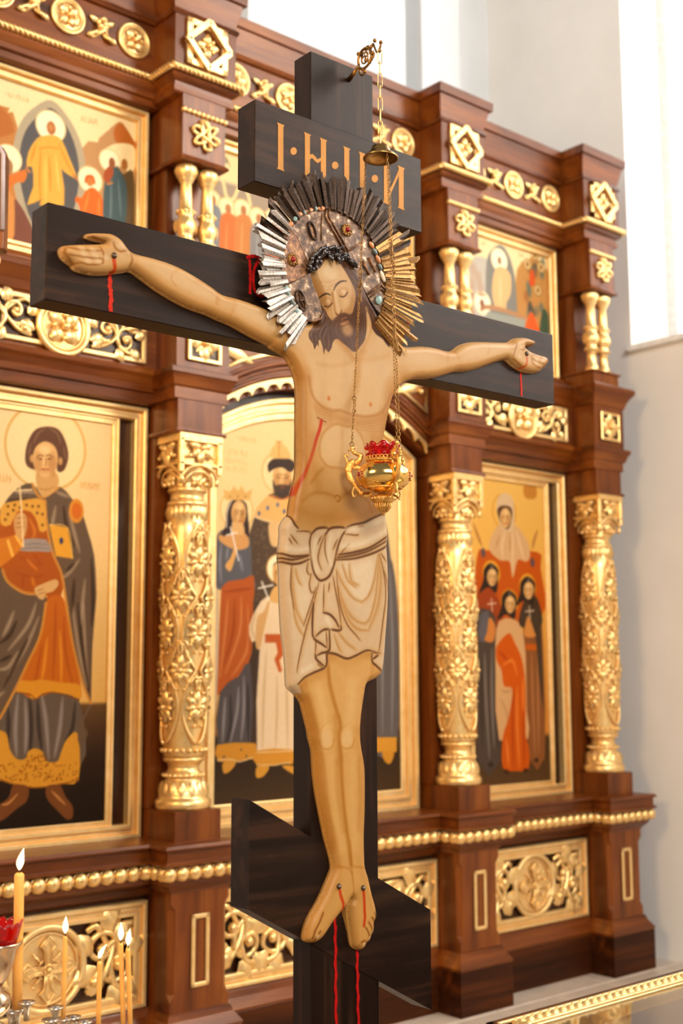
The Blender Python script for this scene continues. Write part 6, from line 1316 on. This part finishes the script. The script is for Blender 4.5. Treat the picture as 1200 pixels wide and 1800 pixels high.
for k in range(8):
    a = 2 * pi * (k + .0) / 8
    for (y, rr_) in ((787, .0375), (800, .034)): cup.ball((rr_ * cos(a), rr_ * sin(a), Z_(y)), .0075, 7, 5, (1, 1, .8))
cup.build('red_glass_cup', M['red_glass'], lamp)
MB().tube([(-.04, 0, Z_(784)), (0, 0, Z_(785)), (.04, .01, Z_(786))], .0012, 6).build('wick_holder', M['silver'], lamp)
ARM = (radians(174), radians(-66), radians(54)); tops = []
for ai, a in enumerate(ARM):
    ca, sa = cos(a), sin(a)
    def R3(pts, o=0.0): return [(r * ca - o * sa, r * sa + o * ca, Z_(y)) for r, y in pts]
    mb = MB()
    mb.tube(R3(smooth_path([(.026, 868), (.042, 871), (.056, 862), (.068, 850), (.078, 838), (.082, 826), (.077, 815), (.068, 812), (.06, 817)], 5)), [.006] * 9 + [.0062] * 8 + [.0075] * 8 + [.009] * 10 + [.0055] * 6, 8, flat=.55, nrm=(-sa, ca, 0))
    mb.tube(R3(smooth_path([(.066, 814), (.056, 808), (.052, 800), (.06, 797), (.07, 793), (.073, 788)], 5)), [.007] * 6 + [.0062] * 6 + [.005] * 8 + [.0036] * 6, 8, nrm=(-sa, ca, 0))
    mb.ball(R3([(.073, 787)])[0], .005, 8, 6); mb.tube(R3([(.07, 788), (.062, 785)]), [.003, .0008], 5); mb.tube(R3([(.075, 789), (.083, 791)]), [.002, .0025], 5)
    mb.tube(R3(smooth_path([(.08, 818), (.086, 808), (.09, 800), (.086, 797), (.082, 801)], 5)), .0024, 6); mb.tube(R3(smooth_path([(.066, 852), (.072, 864), (.07, 872), (.064, 870)], 5)), .0024, 6)
    mb.leaf(R3([(.03, 866)])[0], (ca, sa, -.25), (0, 0, 1), .035, .012, .006); mb.leaf(R3([(.072, 820)])[0], (-ca, -sa, -.2), (-sa, ca, 0), .028, .006, .006); mb.leaf(R3([(.072, 820)])[0], (-ca, -sa, -.2), (sa, -ca, 0), .028, .006, .006)
    arm = mb.build('swan_arm', M['lamp_filigree'], lamp)
    MB().ball(R3([(.077, 819)], -.008)[0], .0028, 7, 5).build('gem', M['gem_red'], arm); tops.append(R3([(.073, 781)])[0])
for a in (radians(-150), radians(-8), radians(114)):
    ca, sa = cos(a), sin(a); mb = MB(); c0 = Vector((.063 * ca, .063 * sa, Z_(838))); t_ = Vector((-sa, ca, 0)); u_ = Vector((0, 0, 1))
    gs = MB()
    for k in range(8):
        b = 2 * pi * k / 8; p_ = c0 + t_ * (.0085 * cos(b)) + u_ * (.0085 * sin(b)); mb.torus((p_.x, p_.y, p_.z), .0032, .001, 8, 4); gs.ball(p_, .0024, 6, 4)
    gs.ball(c0 + Vector((ca, sa, 0)) * .002, .0044, 8, 6); rs = mb.build('jewelled_rosette', M['lamp_filigree'], lamp); gs.build('gems', M['gem_red'], rs)
# canopy, big chain, fine chains
zc = lz(281) - LB + .006
CZ = 2.797 - LB
cn2 = MB(); cn2.lathe([(0, CZ + .027), (.008, CZ + .028), (.02, CZ + .022), (.024, CZ + .012), (.026, CZ + .006), (.034, CZ + .002), (.0425, CZ - .006), (.043, CZ - .009), (.041, CZ - .009), (.03, CZ - .001), (.018, CZ + .006), (0, CZ + .008)], seg=32); cn2.build('canopy_dish', M['brass'], lamp)
def link_pts(c, d, s, L, W, n=12):
    out = []
    for k in range(n):
        a = 2 * pi * k / n; q = d * ((L / 2 - W) * (1 if cos(a) > 0 else -1) + W * cos(a)) + s * (W * sin(a)); out.append(c + q)
    return out
top_z = 3.066 - LB; n_l = 8; pitch = (top_z - (CZ + .024)) / n_l
for k in range(n_l):
    c = Vector((0, 0, top_z - pitch * (k + .5))); s = Vector((cos(.2 + (k % 2) * 1.2), sin(.2 + (k % 2) * 1.2), 0))
    MB().tube(link_pts(c, Vector((0, 0, 1)), s, pitch + .006, .0053, 14), .0012, 5, True).build('chain_link', M['brass'], lamp)
for ai, a in enumerate(ARM):
    A0 = Vector((.036 * cos(a), .036 * sin(a), CZ - .008)); B0 = Vector(tops[ai]); mb = MB(); D = B0 - A0; L = D.length; D.normalize()
    p_ = .0078; n = int(L / p_); e1 = D.cross(Vector((.3, 1, 0))).normalized(); e2 = D.cross(e1)
    for k in range(n):
        mb.tube(link_pts(A0 + D * (L * (k + .5) / n), D, e1 if k % 2 else e2, p_ * 1.42, .0024, 8), .0007, 4, True)
    for z_ in ((.32, .345, .62) if ai else (.4, .46, .84)):
        c = A0 + D * (L * z_); mb.torus((c.x, c.y, c.z), .0052, .001, 12, 5)
        mb.tube([c + e1 * .004 + D * .004, c + e1 * .0045 + D * .03, c + D * .038], .0011, 5); mb.ball(c + e1 * .0045 + D * .03, .003, 6, 4)
    mb.torus((B0.x, B0.y, B0.z + .002), .0055, .0011, 12, 5); mb.build('fine_chain', M['chain'], lamp)

# ------------------------------------------------------------------ candles and their stand
CD = 2.5
M['wax'] = plain('yellow_beeswax', (232, 166, 78), .45, Subsurface_Weight=.25, var=.05)
M['wick'] = plain('burnt_wick', (40, 28, 22), .8)
mf, ntf, bsf = nodes_of('candle_flame'); em = ntf.nodes.new('ShaderNodeEmission'); em.inputs[1].default_value = 9
ntf.links.new(ramp(ntf, tex(ntf, 3), [(.3, (255, 205, 130)), (.7, (255, 226, 170))]), em.inputs[0]); ntf.links.new(em.outputs[0], ntf.nodes['Material Output'].inputs[0]); M['flame'] = mf
def candle(xt, yt, xb, yb, w, fl_h, lean, label):
    a, b = at_depth(xt, yt, CD), at_depth(xb, yb, CD); r = w / 2 * CD / FPX
    t = empty('candle', b); tag(t, label, 'candle', 'burning beeswax candles'); top = a - b
    mb = MB(); mb.tube([(0, 0, 0), top * .33, top * .66, top - top.normalized() * .004, top], [r * 1.05, r * 1.02, r, r, r * .72], 14); mb.build('wax', M['wax'], t)
    MB().tube([top - Vector((0, 0, .001)), top + Vector((.0005, 0, .006)), top + Vector((.0012 + lean * .003, 0, .011))], .0011, 5).build('wick', M['wick'], t)
    h = fl_h * CD / FPX; w_ = h * .17; R = []
    for q, rr_ in ((0, .1), (.12, .6), (.28, .95), (.42, 1.0), (.6, .78), (.78, .45), (.92, .16), (1, .02)):
        c = top + Vector((lean * h * q * q, 0, .006 + h * q)); R.append([c + Vector((w_ * rr_ * cos(2 * pi * k / 12), w_ * rr_ * sin(2 * pi * k / 12), 0)) for k in range(12)])
    MB().rings(R, True, True, True, True).build('flame', M['flame'], t)
candle(34, 1535, 30, 1776, 17.5, 38, .18, 'thick tall beeswax candle beside the red glass lamp')
candle(114.5, 1646, 111, 1792, 8, 29, .02, 'thin lit candle standing before the carved cross medallion')
candle(175, 1690, 173, 1808, 8.6, 24, .5, 'shortest lit candle with its flame leaning right')
candle(212, 1658, 217, 1808, 8.6, 30, .0, 'thin lit candle, left of the close pair')
candle(225, 1667, 229, 1808, 8.6, 28, .1, 'thin lit candle, right of the close pair')
sb = at_depth(95, 1806, CD); st = empty('candle_stand', (sb.x, sb.y, 0)); tag(st, 'silver-gilt candle stand with a red glass lamp in the lower left corner', 'candle stand')
M['stand'] = metal('worn_silver_gilt', (206, 178, 140), (232, 212, 184), .22, 30, .1)
H0 = sb.z - .012
d_ = MB(); d_.lathe([(0, H0 - .05), (.03, H0 - .05), (.07, H0 - .04), (.118, H0 - .034), (.126, H0 - .028), (.127, H0 - .02), (.122, H0 - .022), (.07, H0 - .03), (0, H0 - .028)], seg=48); d_.build('drip_pan', M['stand'], st)
MB().lathe([(0, 0), (.18, 0), (.185, .02), (.16, .035), (.05, .06), (.03, .1), (.024, .3), (.035, .33), (.024, .36), (.022, H0 - .1), (.04, H0 - .06), (.03, H0 - .045), (0, H0 - .045)], seg=28).build('stem', M['stand'], st)
sock = MB().lathe([(0, -.03), (.006, -.03), (.006, -.012), (.009, -.004), (.0105, 0), (.0165, .003), (.017, .006), (.0095, .005), (.006, .001), (0, .0)], seg=18).mesh('socket', M['silver'])
for (x, y, dd_) in ((20, 1782, 0), (47, 1766, -.03), (97, 1775, -.02), (111, 1795, 0), (148, 1800, .02), (88, 1797, -.05), (173, 1808, 0), (217, 1808, 0), (229, 1812, -.02), (31, 1778, 0), (128, 1792, .06)):
    p_ = at_depth(x, y, CD + dd_); inst('socket', sock, st, (p_.x - sb.x, p_.y - sb.y, p_.z))
gp = at_depth(-8, 1657, CD - .03); gx, gy, gz = gp.x - sb.x, gp.y - sb.y, gp.z; sc_ = (CD - .03) / FPX
gb = MB(); gb.lathe([(r * sc_, (1657 - y) * sc_ + gz) for r, y in ((0, 1800), (24, 1800), (20, 1795), (8, 1788), (14, 1784), (28, 1770), (31, 1758), (28, 1746), (16, 1738), (18, 1735), (14, 1732), (24, 1716), (34, 1690), (38, 1668), (46, 1660), (47, 1656), (44, 1655), (36, 1664), (30, 1690), (0, 1700))], c=(gx, gy, 0), seg=28); gb.build('lamp_cup', M['stand'], st)
rc = scallop_cup(80, 36 * sc_, 46 * sc_, gz - 3 * sc_, gz + 37 * sc_, 16, .004); rc.xf(lambda v: (v.x + gx, v.y + gy, v.z)); rc.build('red_glass', M['red_glass'], st)

# ------------------------------------------------------------------ glass-topped case, lower right
cz = .86; c0 = ipt(1.9, -1.762, 0); case = empty('glass_top_case', c0, RI); tag(case, 'glass-topped wooden case with a gilt leaf border in the lower right corner', 'display case')
CW, CDp = 1.5, -.8
MB().box(.02, CW - .02, CDp + .02, -.02, 0, cz - .09).build('cabinet', M['wood_v'], case)
MB().box(0, CW, CDp, 0, cz - .09, cz - .055, .004).build('moulding', M['wood_h'], case)
fr = MB(); w = .014
for (a, b, c_, d) in ((0, CW, -w, 0), (0, CW, CDp, CDp + w), (0, w, CDp, 0), (CW - w, CW, CDp, 0)): fr.box(a, b, c_, d, cz - .055, cz)
fr.build('outer_edge', M['wood_dark'], case)
gf = MB(); w2 = .046
for (a, b, c_, d) in ((w, CW - w, -w - w2, -w), (w, CW - w, CDp + w, CDp + w + w2), (w, w + w2, CDp + w, -w), (CW - w - w2, CW - w, CDp + w, -w)): gf.box(a, b, c_, d, cz - .05, cz - .004, .003)
gf.box(w, CW - w, -w - .01, -w - .002, cz - .004, cz + .002, .001); gf.box(w, CW - w, -w - w2, -w - w2 + .01, cz - .004, cz + .001, .001); gf.build('gilt_border', M['gold_flat'], case)
lf = MB()
for k in range(56):
    x = .04 + k * .0255
    for s in (-1, 1): lf.leaf((x, -w - .024, cz - .003), (1, s * .5, 0), (0, 0, 1), .03, .007, .011)
for k in range(28):
    y = -.05 - k * .0255
    for s in (-1, 1): lf.leaf((w + .024, y, cz - .003), (s * .55, -1, 0), (0, 0, 1), .03, .007, .011)
lf.build('carved_leaves', M['gold'], case)
mgl, ntl, bsl = nodes_of('case_glass'); bsl.inputs['Base Color'].default_value = (.95, .97, .96, 1); bsl.inputs['Roughness'].default_value = .01; bsl.inputs['Transmission Weight'].default_value = 1; bsl.inputs['IOR'].default_value = 1.5
MB().box(w + w2 - .004, CW - w - w2 + .004, CDp + w + w2, -w - w2 + .004, cz - .013, cz - .007).build('glass_pane', mgl, case)
MB().box(w + w2, CW - w - w2, CDp + w + w2, -w - w2, cz - .052, cz - .044).build('velvet', plain('brown_velvet', (112, 84, 66), .85), case)
la = MB()
for q, R_ in ((0, .075), (1, .062), (2, .045)):
    la.torus((.92, -.2, cz - .044), R_, .003, 40, 5, 'z')
for k in range(24):
    a = 2 * pi * k / 24; la.ball((.92 + .084 * cos(a), -.2 + .084 * sin(a), cz - .044), .006, 6, 4); la.leaf((.92 + .02 * cos(a), -.2 + .02 * sin(a), cz - .044), (cos(a), sin(a), 0), (0, 0, 1), .03, .004, .003)
la.build('lace_roundel', plain('white_lace', (226, 220, 210), .7), case)

# ------------------------------------------------------------------ processional panel at the left edge
M['edging'] = plain('pale_lilac_edging', (176, 160, 158), .4); PD = 3.9; pb = at_depth(-34, 440, PD); k_ = PD / FPX
bn = empty('processional_panel', (pb.x - .12, pb.y, 0)); tag(bn, 'edge of a wooden processional panel on a gilt pole at the left margin', 'banner')
ox = pb.x - (pb.x - .12)
zt, zb = at_depth(0, 250, PD).z, at_depth(0, 440, PD).z
hw_ = 44 * k_
R = []
prof_ = [(-hw_, zb), (hw_, zb), (hw_ - .004, zt - .03), (hw_ - .012, zt - .008), (hw_ - .03, zt), (-hw_ + .03, zt), (-hw_, zt - .02)]
MB().rings([[(ox + x, y, z) for x, z in prof_] for y in (-.02, .02)], True, True, True).build('panel', M['wood_v'], bn)
MB().tube([(ox + hw_ - .006, -.022, zb + .06), (ox + hw_ - .012, -.022, zt - .03), (ox + hw_ - .022, -.022, zt - .008), (ox + hw_ - .05, -.022, zt)], .007, 7).build('pale_edging', M['edging'], bn)
MB().box(ox - hw_ * .9, ox + hw_ * .98, -.024, .024, zb - .005, zb + .055, .004).build('rail', M['wood_h'], bn)
pk = MB(); pk.lathe([(0, zb - .05), (.02, zb - .05), (.028, zb - .04), (.03, zb - .028), (.024, zb - .012), (.018, zb), (0, zb)], c=(ox + hw_ - .045, 0, 0), seg=18); pk.build('knob', M['gold'], bn)
MB().tube([(ox + hw_ - .045, 0, zb - .045), (ox + hw_ - .055, 0, zb - .2), (ox + .0, 0, .0)], .014, 12).build('pole', M['gold_flat'], bn)
